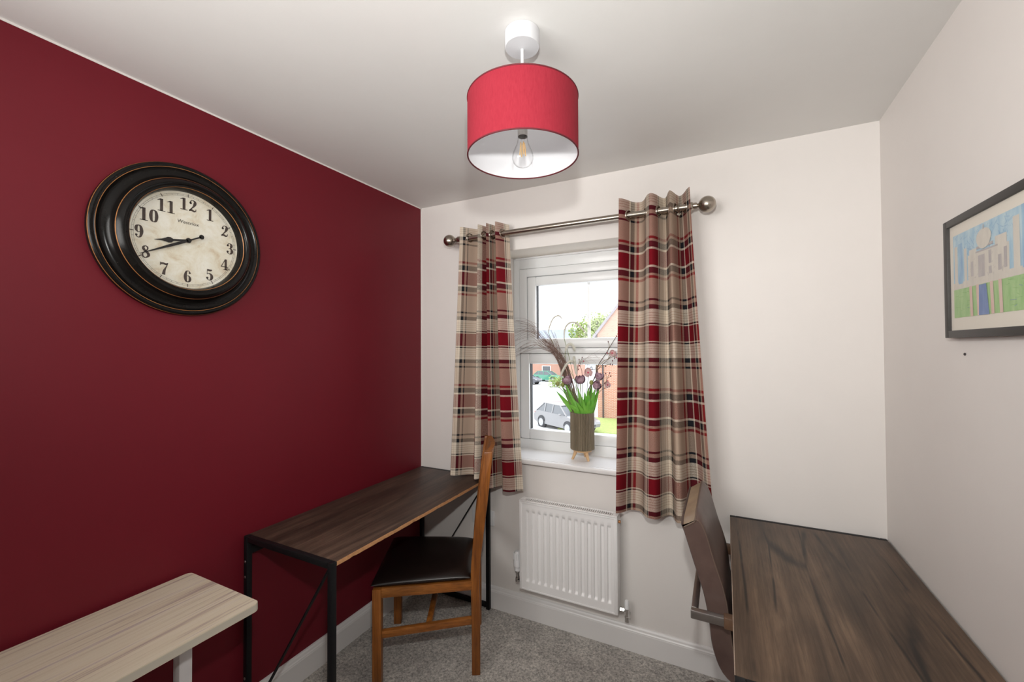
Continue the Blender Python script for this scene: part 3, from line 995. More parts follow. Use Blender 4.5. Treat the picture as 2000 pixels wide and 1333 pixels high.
quad(0.31, 0.735, 0.50, 0.765, 'd_grey', 5)
dr.m('d_paper').poly([Q(0.40 + 0.085 * math.cos(a_) * (1 + 0.12 * math.sin(a_)), 0.83 + 0.11 * math.sin(a_), 14) for a_ in [2 * PI * i / 28 for i in range(28)]])
dr.m('d_grey').poly([Q(0.393, 0.93, 15), Q(0.409, 0.93, 15), Q(0.405, 0.985, 15), Q(0.397, 0.985, 15)])
dr.m('d_pool').poly([Q(0.33, 0, 15), Q(0.45, 0, 15), Q(0.42, 0.335, 15), Q(0.335, 0.335, 15)])
for u in (0.215, 0.30, 0.46, 0.55):
    dr.m('d_pink').poly([Q(u + 0.012, 0, 14), Q(u + 0.045, 0, 14), Q(u + 0.035, 0.345, 14), Q(u, 0.345, 14)])
# pencil hatching across the sky
random.seed(3)
for k in range(90):
    u, v_ = random.uniform(0.02, 0.72), random.uniform(0.72, 0.97)
    dx, dz = random.uniform(-0.06, 0.06), random.uniform(-0.10, 0.04)
    stroke(dr.m('d_blue'), [(u, v_, 0.0028), (u + dx, min(v_ + dz, 0.99), 0.0028)], 1, False, lambda a_, b_: Q(a_, b_, 0.6))
for k in range(70):
    u, v_ = random.uniform(0.01, 0.95), random.uniform(0.02, 0.33)
    if 0.20 < u < 0.62:
        continue
    stroke(dr.m('d_pool' if k % 9 == 0 else 'd_leaf'), [(u, v_, 0.002), (u + random.uniform(0.02, 0.07), v_ + random.uniform(-0.02, 0.02), 0.002)], 1, False, lambda a_, b_: Q(a_, min(max(b_, 0.005), 0.335), 3.0))
for k in range(40):
    u, v_ = random.uniform(0.20, 0.62), random.uniform(0.41, 0.66)
    stroke(dr.m('d_grey'), [(u, v_, 0.0014), (u + random.uniform(-0.012, 0.03), v_ + random.uniform(-0.01, 0.03), 0.0014)], 1, False, lambda a_, b_: Q(a_, b_, 12.0))
dr.build('drawing', None, pic, smooth=False)
nl = MB()
nl.ball((W - 0.0015, -0.635, 1.477), 0.0032, 10, (0.8, 1, 1.2))
tag(nl.build('wall_nail', 'drain'), 'tiny dark nail in the right wall below the framed drawing', 'nail')

# ------------------------------------------------------------------ curtain pole and curtains
RY, RZ = -0.10, 2.133
rod = thing('curtain_pole', 'satin nickel curtain pole with ball finials above the window', 'curtain pole', (0.98, RY, RZ))
MB().tube([(0.345, RY, RZ), (1.63, RY, RZ)], 0.0145, 20).build('pole', 'satin', rod)
MX_ = lambda x, sgn: Matrix(((0, 0, sgn, x), (1, 0, 0, RY), (0, sgn, 0, RZ), (0, 0, 0, 1)))
fprof = [(0.0145, -0.012), (0.019, -0.010), (0.019, 0.010), (0.016, 0.014), (0.0085, 0.017), (0.0085, 0.024), (0.013, 0.026), (0.013, 0.030), (0.0085, 0.032), (0.010, 0.036)]
fprof += [(0.036 * math.sin(t_), 0.071 - 0.036 * math.cos(t_)) for t_ in [0.3 + (PI - 0.3) * i / 18 for i in range(19)]]
for x_, sg in ((0.362, -1), (1.603, 1)):
    MB().lathe(fprof, 40, MX_(x_, sg)).build('finial', 'satin', rod)
for x_ in (0.425, 1.555):
    bk_ = MB().tube([(x_, -0.001, RZ - 0.02), (x_, RY + 0.02, RZ - 0.02)], 0.008, 12)
    bk_.lathe([(0, 0), (0.028, 0), (0.028, 0.004), (0.02, 0.008), (0, 0.008)], 24, Matrix(((1, 0, 0, x_), (0, 0, -1, -0.0005), (0, 1, 0, RZ - 0.02), (0, 0, 0, 1))))
    bk_.torus((x_, RY, RZ), 0.0185, 0.004, (1, 0, 0), 24, 8)
    bk_.build('bracket', 'satin', rod)


def curtain(label, top, bot, zt, zb, ph, us, amp_t, amp_b, seed):
    """top, bot: fold positions (x of successive half-wave crossings) at the heading and at the hem;
    us: place in the sett at each of them"""
    rnd = random.Random(seed)
    K = len(top) - 1
    nu, nv = 22 * K, 48
    tabs = {}

    def interp(arr, t):
        if id(arr) not in tabs:
            tabs[id(arr)] = [q_[0] for q_ in catmull([(x_,) for x_ in arr], 16)]
        c_ = tabs[id(arr)]
        f = t * (len(c_) - 1)
        i = min(int(f), len(c_) - 2)
        return c_[i] * (1 - (f - i)) + c_[i + 1] * (f - i)

    wob = [rnd.uniform(0.75, 1.2) for _ in range(K + 2)]
    wph = [rnd.uniform(-0.25, 0.25) for _ in range(K + 2)]

    def pos(t, v):
        e = v ** 1.15
        x = interp(top, t) * (1 - e) + interp(bot, t) * e
        i = min(int(t * K), K - 1)
        f = t * K - i
        am_ = (wob[i] * (1 - f) + wob[i + 1] * f) * v + (1 - v)
        A = (amp_t * (1 - v) + amp_b * v) * am_
        th = ph + PI * K * t + 0.3 * v * (wph[i] * (1 - f) + wph[i + 1] * f)
        s_ = math.tanh(1.7 * math.sin(th)) / math.tanh(1.7)
        y = RY - 0.004 * v + A * s_
        x += 0.006 * math.sin(2 * th) * (1 - 0.4 * v)
        zl = interp(zb, t)
        z = zt + (zl - zt) * v - 0.004 * s_ * v
        return Vector((x, y, z))

    arc = [0.0]
    for j in range(nu):
        arc.append(arc[-1] + (pos((j + 1) / nu, 0.4) - pos(j / nu, 0.4)).length)
    ju = []
    for j in range(nu + 1):
        k = min(j // 22, K - 1)
        a_, b_ = arc[k * 22], arc[(k + 1) * 22]
        ju.append(us[k] + (us[k + 1] - us[k]) * (arc[j] - a_) / (b_ - a_))
    z0b = min(zb)
    rows, uvs = [], []
    for i in range(nv + 1):
        v = i / nv
        rows.append([pos(j / nu, v) for j in range(nu + 1)])
        uvs.append([(ju[j], 0.4095 + v * (zt - interp(zb, j / nu))) for j in range(nu + 1)])
    cur = thing('curtain', label, 'curtain', (sum(top) / len(top), RY, z0b), group='tartan curtains at the window')
    mb = MB()
    mb.grid(rows, uvs=uvs)
    o = mb.build('cloth', 'tartan', cur)
    # eyelet rings where the cloth crosses the pole
    for k in range(K):
        t0 = (k * PI - ph) / (PI * K)
        t0 = ((k + math.ceil(ph / PI)) * PI - ph) / (PI * K)
        if not 0.01 < t0 < 0.99:
            continue
        v0 = (zt - RZ) / (zt - z0b)
        p_ = pos(t0, v0)
        d_ = pos(t0 + 0.01, v0) - pos(t0 - 0.01, v0)
        MB().torus(p_, 0.0225, 0.0042, Vector((-d_.y, d_.x, 0)), 28, 8).build('eyelet', 'satin', cur)
    return cur


curtain('left red and cream tartan curtain, beside the red wall and behind the oak chair', [0.393, 0.472, 0.512, 0.540, 0.566, 0.592, 0.622, 0.662],
        [0.325, 0.430, 0.490, 0.535, 0.580, 0.620, 0.670, 0.745], 2.19, [0.768, 0.768, 0.768, 0.768, 0.735, 0.725, 0.722, 0.722], -PI / 2 - 0.1,
        [-0.27, -0.09, -0.045, -0.022, 0.0, 0.17, 0.325, 0.43], 0.046, 0.044, 5)
curtain('right red and cream tartan curtain, above the brown leather office chair', [1.296, 1.375, 1.440, 1.490, 1.523, 1.556, 1.606],
        [1.270, 1.345, 1.430, 1.500, 1.550, 1.605, 1.690], 2.205, [0.715] * 7, -PI / 2,
        [-0.036, 0.100, 0.335, 0.45, 0.54, 0.635, 0.80], 0.052, 0.054, 9)

# ------------------------------------------------------------------ radiator
RX0, RX1, RZ0, RZ1, RYF, RYB = 0.737, 1.262, 0.207, 0.676, -0.100, -0.034
rad = thing('radiator', 'white ribbed panel radiator on the wall under the window', 'radiator', ((RX0 + RX1) / 2, RYB, RZ0))
# front panel with pressed vertical channels
NF = 14
p0, p1 = RX0 + 0.012, RX1 - 0.012
pit = (p1 - p0 - 0.03) / NF


def relief(x, z):
    k = (x - (p0 + 0.012)) / pit
    if k < 0 or k > NF:
        e = 0
    else:
        f = (k % 1.0)
        w_ = 0.30
        d_ = abs(f - 0.72)
        e = max(0.0, min(1.0, (w_ - d_) / 0.10))
        e = e * e * (3 - 2 * e)
    zz = min(1, max(0, (z - (RZ0 + 0.045)) / 0.014)) * min(1, max(0, ((RZ1 - 0.045) - z) / 0.014))
    return e * zz * 0.0085


xs = [p0 + (p1 - p0) * i / 252 for i in range(253)]
zs = [RZ0 + 0.006, RZ0 + 0.03] + [RZ0 + 0.042 + 0.003 * i for i in range(8)] + [0.3, 0.4, 0.5, 0.58] + [RZ1 - 0.066 + 0.003 * i for i in range(8)] + [RZ1 - 0.03, RZ1 - 0.006]
rf = MB()
rf.grid([[(x, RYF + 0.004 + relief(x, z), z) for x in xs] for z in zs])
rf.box((p0, RYF + 0.014, RZ0 + 0.006), (p1, RYF + 0.018, RZ1 - 0.006))
for (a_, b_) in (((RX0 + 0.004, RYF + 0.0015, RZ0), (p0 + 0.004, RYF + 0.02, RZ1 - 0.004)), ((p1 - 0.004, RYF + 0.0015, RZ0), (RX1 - 0.004, RYF + 0.02, RZ1 - 0.004)),
                 ((p0, RYF + 0.0015, RZ0), (p1, RYF + 0.02, RZ0 + 0.009)), ((p0, RYF + 0.0015, RZ1 - 0.013), (p1, RYF + 0.02, RZ1 - 0.004))):
    rf.box(a_, b_, 0.002)
rf.build('front_panel', 'rad', rad)
MB().box((p0, RYB - 0.012, RZ0 + 0.006), (p1, RYB - 0.004, RZ1 - 0.02)).build('rear_panel', 'rad', rad)
for a_, b_ in ((RX0, RX0 + 0.006), (RX1 - 0.006, RX1)):
    MB().box((a_, RYF + 0.004, RZ0), (b_, RYB, RZ1), 0.0015).build('side_panel', 'rad', rad)
gr = MB()
gr.box((RX0, RYF + 0.002, RZ1 - 0.003), (RX1, RYF + 0.016, RZ1 + 0.004), 0.002).box((RX0, RYB - 0.014, RZ1 - 0.003), (RX1, RYB, RZ1 + 0.004), 0.002)
gr.box((RX0, RYF + 0.015, RZ1 - 0.003), (RX0 + 0.026, RYB - 0.013, RZ1 + 0.004)).box((RX1 - 0.026, RYF + 0.015, RZ1 - 0.003), (RX1, RYB - 0.013, RZ1 + 0.004))
NS = 44
for k in range(NS):
    x = RX0 + 0.026 + (RX1 - RX0 - 0.052) * (k + 0.5) / NS
    gr.box((x - 0.0022, RYF + 0.014, RZ1 - 0.002), (x + 0.0022, RYB - 0.012, RZ1 + 0.0032))
gr.build('top_grille', 'rad', rad)
MB().box((RX0 + 0.02, RYF + 0.02, RZ0 + 0.02), (RX1 - 0.02, RYB - 0.014, RZ1 - 0.02)).build('convector_fins', 'rad_dark', rad)
# thermostatic valve, left
vx, vy = RX0 - 0.028, -0.062
tv = MB()
tv.lathe([(0, 0.387), (0.013, 0.386), (0.019, 0.378), (0.020, 0.34), (0.0225, 0.335), (0.0225, 0.305), (0.018, 0.300), (0.018, 0.282), (0, 0.282)], 28, Matrix.Translation((vx, vy, 0)))
for k in range(14):
    a_ = 2 * PI * k / 14
    tv.box((vx + 0.020 * math.cos(a_) - 0.0016, vy + 0.020 * math.sin(a_) - 0.0016, 0.342), (vx + 0.020 * math.cos(a_) + 0.0016, vy + 0.020 * math.sin(a_) + 0.0016, 0.376))
th_ = tv.build('thermostat_head', 'plastic', rad)
vb = MB()
vb.lathe([(0, 0.284), (0.0125, 0.283), (0.0125, 0.272), (0.0085, 0.268), (0.0085, 0.248), (0.012, 0.246), (0.012, 0.222), (0, 0.222)], 16, Matrix.Translation((vx, vy, 0)))
vb.tube([(vx, vy, 0.235), (RX0 + 0.012, vy, 0.235)], 0.0085, 12).tube([(vx, vy, 0.228), (vx, -0.001, 0.228)], 0.0075, 12)
vb.lathe([(0.006, -0.008), (0.0125, -0.008), (0.0125, 0.008), (0.006, 0.008)], 6, Matrix(((0, 0, 1, vx + 0.013), (1, 0, 0, vy), (0, 1, 0, 0.235), (0, 0, 0, 1))))
vb.build('valve_body', 'chrome', rad)
# lockshield valve, right
vx = RX1 + 0.036
MB().lathe([(0, 0.272), (0.008, 0.271), (0.0105, 0.266), (0.0115, 0.232), (0, 0.232)], 20, Matrix.Translation((vx, vy, 0))).build('lockshield_cap', 'plastic', rad)
vb = MB()
vb.lathe([(0, 0.234), (0.010, 0.233), (0.010, 0.218), (0.008, 0.214), (0.008, 0.196), (0.0115, 0.194), (0.0115, 0.170), (0, 0.170)], 16, Matrix.Translation((vx, vy, 0)))
vb.tube([(vx, vy, 0.222), (RX1 - 0.012, vy, 0.222)], 0.0075, 12).tube([(vx, vy, 0.178), (vx, -0.001, 0.178)], 0.0075, 12)
for xx in (RX1 + 0.008, RX1 + 0.020):
    vb.lathe([(0.006, -0.004), (0.0125, -0.004), (0.0125, 0.004), (0.006, 0.004)], 6, Matrix(((0, 0, 1, xx), (1, 0, 0, vy), (0, 1, 0, 0.222), (0, 0, 0, 1))))
vb.lathe([(0.006, -0.005), (0.013, -0.005), (0.013, 0.005), (0.006, 0.005)], 6, Matrix(((1, 0, 0, vx), (0, 0, -1, vy + 0.018), (0, 1, 0, 0.178), (0, 0, 0, 1))))
vb.build('valve_body', 'chrome', rad)
MB().tube([(RX1 - 0.001, -0.066, RZ1 - 0.03), (RX1 + 0.010, -0.066, RZ1 - 0.03)], 0.0075, 8).build('bleed_plug', 'bronze', rad)

# ------------------------------------------------------------------ wall socket
sk = thing('wall_socket', 'white double wall socket behind the dark desk, left of the radiator', 'socket', (0.457, 0, 0.51))
MB().box((0.384, -0.0085, 0.465), (0.532, 0.0, 0.551), 0.003).build('face_plate', 'plastic', sk)
for x_ in (0.425, 0.492):
    MB().box((x_ - 0.007, -0.0115, 0.527), (x_ + 0.007, -0.008, 0.543), 0.001).build('switch', 'plastic', sk)
    so = MB().box((x_ - 0.003, -0.0092, 0.507), (x_ + 0.003, -0.0084, 0.517))
    so.box((x_ - 0.0145, -0.0092, 0.486), (x_ - 0.0075, -0.0084, 0.490)).box((x_ + 0.0075, -0.0092, 0.486), (x_ + 0.0145, -0.0084, 0.490))
    so.build('pin_hole', 'gasket', sk)


# ------------------------------------------------------------------ desks
def desk(name, label, x0, x1, y0, y1, z, top, front_x, edge, worn):
    """folding desk: board between two black tube end frames. y0 nearer the camera. front_x: the sitter's edge"""
    d = thing(name, label, 'desk', ((x0 + x1) / 2, (y0 + y1) / 2, 0))
    tb_ = 0.022
    inset = 0.004
    bd = MB()
    bd.box((x0 + 0.001, y0 + tb_, z - 0.0155), (x1 - 0.001, y1 - tb_, z), 0.0012)
    board = bd.build('tabletop', top, d)
    # banding on the sitter's edge
    eb = MB()
    sg = 1 if front_x == x1 else -1
    rnd = random.Random(4)
    n = 60
    rows = []
    zt_, zb_ = [], []
    for i in range(n + 1):
        y = y0 + tb_ + (y1 - y0 - 2 * tb_) * i / n
        w1 = rnd.random() * worn
        w2 = rnd.random() * worn
        zt_.append((front_x + sg * 0.0006, y, z - 0.0008 - (0.002 * w1 if rnd.random() < 0.3 else 0)))
        zb_.append((front_x + sg * 0.0006, y, z - 0.0150 + (0.003 * w2 if rnd.random() < 0.25 else 0)))
    eb.grid([zb_, zt_])
    eb.grid([[(p_[0] - sg * 0.002, p_[1], p_[2]) for p_ in zb_], zb_])
    eb.grid([zt_, [(p_[0] - sg * 0.002, p_[1], p_[2]) for p_ in zt_]])
    eb.build('edge_band', edge, board)
    for yy, si in ((y0, 1), (y1 - tb_, -1)):
        fr = MB()
        for (a_, b_) in (((x0, yy, 0.0), (x0 + tb_, yy + tb_, z)), ((x1 - tb_, yy, 0.0), (x1, yy + tb_, z)),
                         ((x0 + tb_, yy, z - 0.022), (x1 - tb_, yy + tb_, z)), ((x0 + tb_, yy, 0.012), (x1 - tb_, yy + tb_, 0.034))):
            fr.box(a_, b_, 0.0025)
        fo_ = fr.build('end_frame', 'black', d)
        fx_, bx_ = (x1 - tb_, x0 + tb_) if front_x == x1 else (x0 + tb_, x1 - tb_)
        br = MB().bar((fx_, yy + tb_ / 2, z - 0.024), (bx_, yy + tb_ / 2, 0.03), 0.005, 0.012, (0, 1, 0))
        br.build('brace', 'black', fo_)
        for zz in (z - 0.10, z - 0.16, 0.20):
            bt = MB().ball(((x0 if front_x == x1 else x1 - tb_) + tb_ / 2, yy - 0.0005 if si == 1 else yy + tb_ + 0.0005, zz), 0.0055, 10, (1, 0.5, 1))
            bt.build('bolt', 'steel', fo_)
        for xx in (x0 + tb_ / 2, x1 - tb_ / 2):
            pass
    # back rails between the two end frames
    bxx = x0 + 0.003 if front_x == x1 else x1 - 0.018
    MB().box((bxx, y0 + tb_, z - 0.075), (bxx + 0.015, y1 - tb_, z - 0.045), 0.002).build('back_rail', 'black', d)
    return d


desk('writing_desk', 'dark brown desk with worn orange edge against the red wall', 0.020, 0.519, -1.128, -0.024, 0.757, 'desk_dark', 0.519, 'chip', 1.0)
desk('writing_desk', 'brown woodgrain desk against the right wall below the framed drawing', 1.748, 2.290, -1.075, -0.022, 0.748, 'desk_brown', 1.748, 'edge_pale', 0.0)

# ------------------------------------------------------------------ pale side table, lower left
TX0, TX1, TY0, TY1, TZ = 0.022, 0.421, -2.12, -1.316, 0.704
st = thing('side_table', 'pale striped wood narrow table with white leg by the red wall', 'table', (0.25, -1.72, 0))
ol = []
rc = 0.018
for (cx_, cy_, a0) in ((TX1 - rc, TY0 + rc, -PI / 2), (TX1 - rc, TY1 - rc, 0), (TX0 + rc, TY1 - rc, PI / 2), (TX0 + rc, TY0 + rc, PI)):
    for i in range(7):
        a_ = a0 + PI / 2 * i / 6
        ol.append((cx_ + rc * math.cos(a_), cy_ + rc * math.sin(a_), TZ - 0.024))
t_ = MB()
t_.prism(ol, (0, 0, 0.024))
tt = t_.build('tabletop', 'stripe', st)
bz = MB()
o2 = [((p_[0] - 0.22) * 1.003 + 0.22, (p_[1] + 1.718) * 1.0015 - 1.718, TZ - 0.0225) for p_ in ol]
o3 = [(p_[0], p_[1], TZ - 0.0025) for p_ in o2]
bz.grid([o2, o3], closed_u=True)
bz.build('edge_band', 'stripe_edge', tt)
MB().box((0.262, -1.478, 0.06), (0.297, -1.443, TZ - 0.028), 0.003).build('leg', 'white_metal', st)
MB().box((0.262, -2.02, 0.06), (0.297, -1.985, TZ - 0.028), 0.003).build('leg', 'white_metal', st)
MB().box((0.255, -2.06, TZ - 0.030), (0.305, -1.40, TZ - 0.0245), 0.002).build('support_rail', 'white_metal', st)
for yy in (-1.46, -2.0):
    MB().box((0.05, yy - 0.02, 0.03), (0.43, yy + 0.02, 0.06), 0.004).build('foot', 'white_metal', st)
    for xx in (0.08, 0.40):
        pass
for yy in (-1.46, -2.0):
    for xx in (0.08, 0.40):
        MB().lathe([(0, 0), (0.014, 0.0), (0.018, 0.006), (0.018, 0.024), (0.012, 0.031), (0, 0.031)], 16, Matrix.Translation((xx, yy, 0))).build('glide', 'gasket', st)

# ------------------------------------------------------------------ oak dining chair (local: +x forward, tapering towards the back)
fdir = Vector((-0.866, -0.50, 0)).normalized()
rz = math.atan2(fdir.y, fdir.x)
lat = Vector((-fdir.y, fdir.x, 0))          # local +y, away from or towards the camera
SD = 0.437                                  # leg spacing front to back
HR_, HF_ = 0.176, 0.215                     # half spacing of the legs at the back and at the front
cs = 1 if lat.dot(Vector((0.50, -0.866, 0))) > 0 else -1
near_rear = Vector((0.695, -0.473, 0))
orig = near_rear - lat * (cs * HR_) + fdir * (SD / 2)
ch = thing('dining_chair', 'honey oak dining chair with dark leather seat pulled out from the desk', 'chair', orig, rz)
LW = 0.040
hw_ = lambda x: HR_ + (HF_ - HR_) * (x + SD / 2) / SD
for s_ in (1, -1):
    MB().box((SD / 2 - LW / 2, s_ * HF_ - LW / 2, 0), (SD / 2 + LW / 2, s_ * HF_ + LW / 2, 0.428), 0.004).build('front_leg', 'oak', ch, local=True)
    # rear leg and back post in one bent piece, 1.02 m tall
    sec = catmull([(-SD / 2, 0.0, 0.019), (-SD / 2, 0.25, 0.020), (-SD / 2 + 0.002, 0.46, 0.0205), (-SD / 2 - 0.012, 0.62, 0.0225), (-SD / 2 - 0.034, 0.80, 0.0235), (-SD / 2 - 0.061, 1.018, 0.020)], 8)
    fr_ = [(x + w, s_ * HR_ - 0.017, z) for x, z, w in sec]
    bk2 = [(x - w, s_ * HR_ - 0.017, z) for x, z, w in sec]
    MB().prism(fr_ + bk2[::-1], (0, 0.034, 0), 0.003).build('rear_leg', 'oak', ch, local=True)
    xa, xb = -SD / 2 + 0.018, SD / 2 - 0.018
    MB().bar((xa, s_ * (hw_(xa) + 0.003), 0.409), (xb, s_ * (hw_(xb) + 0.003), 0.409), 0.027, 0.042, (0, 0, 1), 0.003).build('side_rail', 'oak_rail', ch, local=True)
    MB().bar((xa, s_ * hw_(xa), 0.244), (xb, s_ * hw_(xb), 0.222), 0.022, 0.032, (0, 0, 1), 0.003).build('side_stretcher', 'oak_rail', ch, local=True)
MB().box((-0.015, -hw_(0) + 0.01, 0.220), (0.010, hw_(0) - 0.01, 0.245), 0.003).build('cross_stretcher', 'oak', ch, local=True)
MB().box((SD / 2 - 0.012, -HF_ + 0.018, 0.388), (SD / 2 + 0.014, HF_ - 0.018, 0.430), 0.003).build('front_rail', 'oak', ch, local=True)
MB().box((-SD / 2 - 0.012, -HR_ + 0.016, 0.388), (-SD / 2 + 0.012, HR_ - 0.016, 0.430), 0.003).build('back_rail', 'oak', ch, local=True)
# seat pad: rounded cushion
nx, ny = 26, 26
x0_, x1_ = -SD / 2 + 0.022, SD / 2 + 0.026
sm = MB()


def pad_pt(i, j, topside):
    u, v = -1 + 2 * i / nx, -1 + 2 * j / ny
    sx_, sy_ = math.copysign(1 - (1 - abs(u)) ** 2.0, u), math.copysign(1 - (1 - abs(v)) ** 2.0, v)
    e = max(0.0, 1 - abs(sx_) ** 7) ** 0.5 * max(0.0, 1 - abs(sy_) ** 7) ** 0.5
    x = (x0_ + x1_) / 2 + sx_ * (x1_ - x0_) / 2
    y = sy_ * (hw_(x) + 0.021)
    dome = (1 - sx_ ** 2) * (1 - sy_ ** 2)
    z = 0.448 + e * (0.024 + 0.016 * dome) if topside else 0.448 - e * 0.017
    return (x, y, z)


for ts in (True, False):
    sm.grid([[pad_pt(i, j, ts) for i in range(nx + 1)] for j in range(ny + 1)], flip=not ts)
bmesh.ops.remove_doubles(sm.bm, verts=sm.bm.verts, dist=0.0005)
sm.build('seat_pad', 'leather_black', ch, local=True, smooth='fix')


# curved rails and slats of the back
def curved(mb, zc, hh, bow, th, xoff):
    n = 14
    A_, B_ = [], []
    for i in range(n + 1):
        y = -HR_ + 0.012 + (2 * HR_ - 0.024) * i / n
        b_ = bow * (1 - (2 * i / n - 1) ** 2)
        A_.append((xoff - b_ + th / 2, y))
        B_.append((xoff - b_ - th / 2, y))
    olp = [(x, y, zc - hh / 2) for x, y in A_ + B_[::-1]]
    mb.prism(olp, (-0.16 * hh, 0, hh))


tr = MB()
curved(tr, 0.985, 0.070, 0.020, 0.022, -SD / 2 - 0.052)
tr.build('top_rail', 'oak', ch, local=True)
lr = MB()
curved(lr, 0.575, 0.045, 0.014, 0.020, -SD / 2 - 0.008)
lr.build('lower_back_rail', 'oak', ch, local=True)
for k in range(4):
    y = -HR_ + 2 * HR_ * (k + 1) / 5
    bw = 0.017 * (1 - (2 * (k + 1) / 5 - 1) ** 2)
    MB().bar((-SD / 2 - 0.010 - bw, y, 0.592), (-SD / 2 - 0.047 - bw, y, 0.957), 0.030, 0.010, (1, 0, 0)).build('back_slat', 'oak', ch, local=True)

# ------------------------------------------------------------------ leather office chair (faces +x, towards the right desk)
ocy = -0.425
oc = thing('office_chair', 'brown leather office chair with steel arms tucked under the right desk', 'chair', (1.90, ocy, 0))
# padded shell: side profile of centreline (x, z, half thickness), swept across the width with rounded edges
prof_c = catmull([(1.625, 0.933, 0.027), (1.629, 0.925, 0.034), (1.645, 0.88, 0.037), (1.668, 0.80, 0.036), (1.698, 0.70, 0.036), (1.712, 0.61, 0.034), (1.722, 0.53, 0.034), (1.752, 0.468, 0.035), (1.82, 0.450, 0.036), (1.95, 0.462, 0.036), (2.10, 0.472, 0.034), (2.135, 0.468, 0.028)], 5)
HWd = 0.215


def shell(side):
    rows = []
    n = len(prof_c)
    ny = 18
    for j in range(ny + 1):
        v = -1 + 2 * j / ny
        s_ = math.copysign(1 - (1 - abs(v)) ** 1.8, v)
        rd = max(0.0, 1 - abs(s_) ** 12) ** 0.5
        row = []
        for i, (x, z, w) in enumerate(prof_c):
            x0__, z0__, _ = prof_c[max(i - 1, 0)]
            x1__, z1__, _ = prof_c[min(i + 1, n - 1)]
            d_ = math.hypot(x1__ - x0__, z1__ - z0__)
            nx_, nz_ = -(z1__ - z0__) / d_, (x1__ - x0__) / d_
            top = max(0.0, 1 - max(0, (abs(s_) - 0.70) / 0.30) ** 2 * (1.0 if i < 2 else 0.0) * 0.0)
            # rounded upper corners
            zz = z - (0.020 * max(0, (abs(s_) - 0.75) / 0.25) ** 2 if i <= 8 else 0) * (1 - i / 9 if i < 9 else 0)
            k = (0.84 + 0.16 * rd) * w
            if i in (0, n - 1):
                k *= 0.88
            row.append((x + nx_ * k * side, ocy + s_ * HWd, zz + nz_ * k * side))
        rows.append(row)
    return rows


A_, B_ = shell(1), shell(-1)
bs = MB().m('leather_brown')
bs.grid(A_).grid(B_, flip=True)
for j in (0, -1):
    bs.grid([A_[j], B_[j]], flip=(j == 0))
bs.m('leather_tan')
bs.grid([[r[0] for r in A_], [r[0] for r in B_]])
bs.m('leather_brown')
bs.grid([[r[-1] for r in A_], [r[-1] for r in B_]])
bmesh.ops.remove_doubles(bs.bm, verts=bs.bm.verts, dist=0.0005)
shl = bs.build('padded_shell', None, oc, smooth='fix')
# piping along both edges of the side panels
pp = MB()
fr_side = B_ if B_[0][6][0] > A_[0][6][0] else A_
for j in (0, -1):
    pp.tube([Vector(p_) for p_ in fr_side[j]], 0.0018, 6)
pp.tube([Vector(r[0]) for r in fr_side], 0.003, 6)
pp.tube([Vector(A_[0][0]), Vector(B_[0][0])], 0.003, 6)
pp.build('piping', 'thread', shl)
# steel arm frame: rear bar behind the back, arms forward, then down to the seat
AZ, AXR, AYN, AYF = 0.655, 1.640, -0.690, -0.165
for yy, si in ((AYN, -1), (AYF, 1)):
    ab = MB()
    ab.box((AXR - 0.010, yy - 0.011, AZ - 0.0135), (2.03, yy + 0.011, AZ + 0.0135), 0.003)
    ab.box((2.008, yy - 0.011, 0.44), (2.03, yy + 0.011, AZ - 0.0135), 0.003)
    ab.box((2.008, min(yy, yy - si * 0.10), 0.425), (2.03, max(yy, yy - si * 0.10), 0.44), 0.002)
    arm = ab.build('armrest', 'steel', oc)
    MB().box((1.724, yy - 0.0155, AZ - 0.0175), (1.965, yy + 0.0155, AZ + 0.0185), 0.004).build('arm_pad', 'wood_pad', arm)
MB().box((AXR - 0.010, AYN + 0.011, AZ - 0.0135), (AXR + 0.010, AYF - 0.011, AZ + 0.0135), 0.003).build('back_bar', 'steel', oc)
MB().bar((1.652, ocy, AZ), (1.672, ocy, AZ), 0.10, 0.02, (0, 0, 1)).build('back_bracket', 'steel', oc)
bcx, bcy = 1.885, ocy
MB().lathe([(0, 0.415), (0.09, 0.415), (0.09, 0.405), (0.03, 0.40), (0.026, 0.25), (0.018, 0.25), (0.018, 0.12), (0.04, 0.11), (0.045, 0.075), (0, 0.075)], 24, Matrix.Translation((bcx, bcy, 0))).build('gas_lift', 'steel', oc)
a0 = math.atan2(-0.125 - bcy, 1.625 - bcx)
for k in range(5):
    a_ = a0 + 2 * PI * k / 5
    c_, s_ = math.cos(a_), math.sin(a_)
    lg = MB()
    lg.bar((bcx + 0.03 * c_, bcy + 0.03 * s_, 0.095), (bcx + 0.345 * c_, bcy + 0.345 * s_, 0.072), 0.040, 0.024, (0, 0, 1), 0.004)
    leg = lg.build('base_leg', 'leather_brown', oc)
    cs_ = MB()
    for dd in (-0.012, 0.012):
        m_ = Matrix.Translation((bcx + 0.335 * c_, bcy + 0.335 * s_, 0.0275)) @ Matrix.Rotation(a_ + 0.5, 4, 'Z') @ Matrix.Rotation(PI / 2, 4, 'X')
        cs_.lathe([(0, dd - 0.008), (0.024, dd - 0.008), (0.0272, dd - 0.005), (0.0272, dd + 0.005), (0.024, dd + 0.008), (0, dd + 0.008)], 20, m_)
    cs_.tube([(bcx + 0.335 * c_, bcy + 0.335 * s_, 0.03), (bcx + 0.335 * c_, bcy + 0.335 * s_, 0.075)], 0.006, 8)
    cs_.build('castor', 'black', leg)

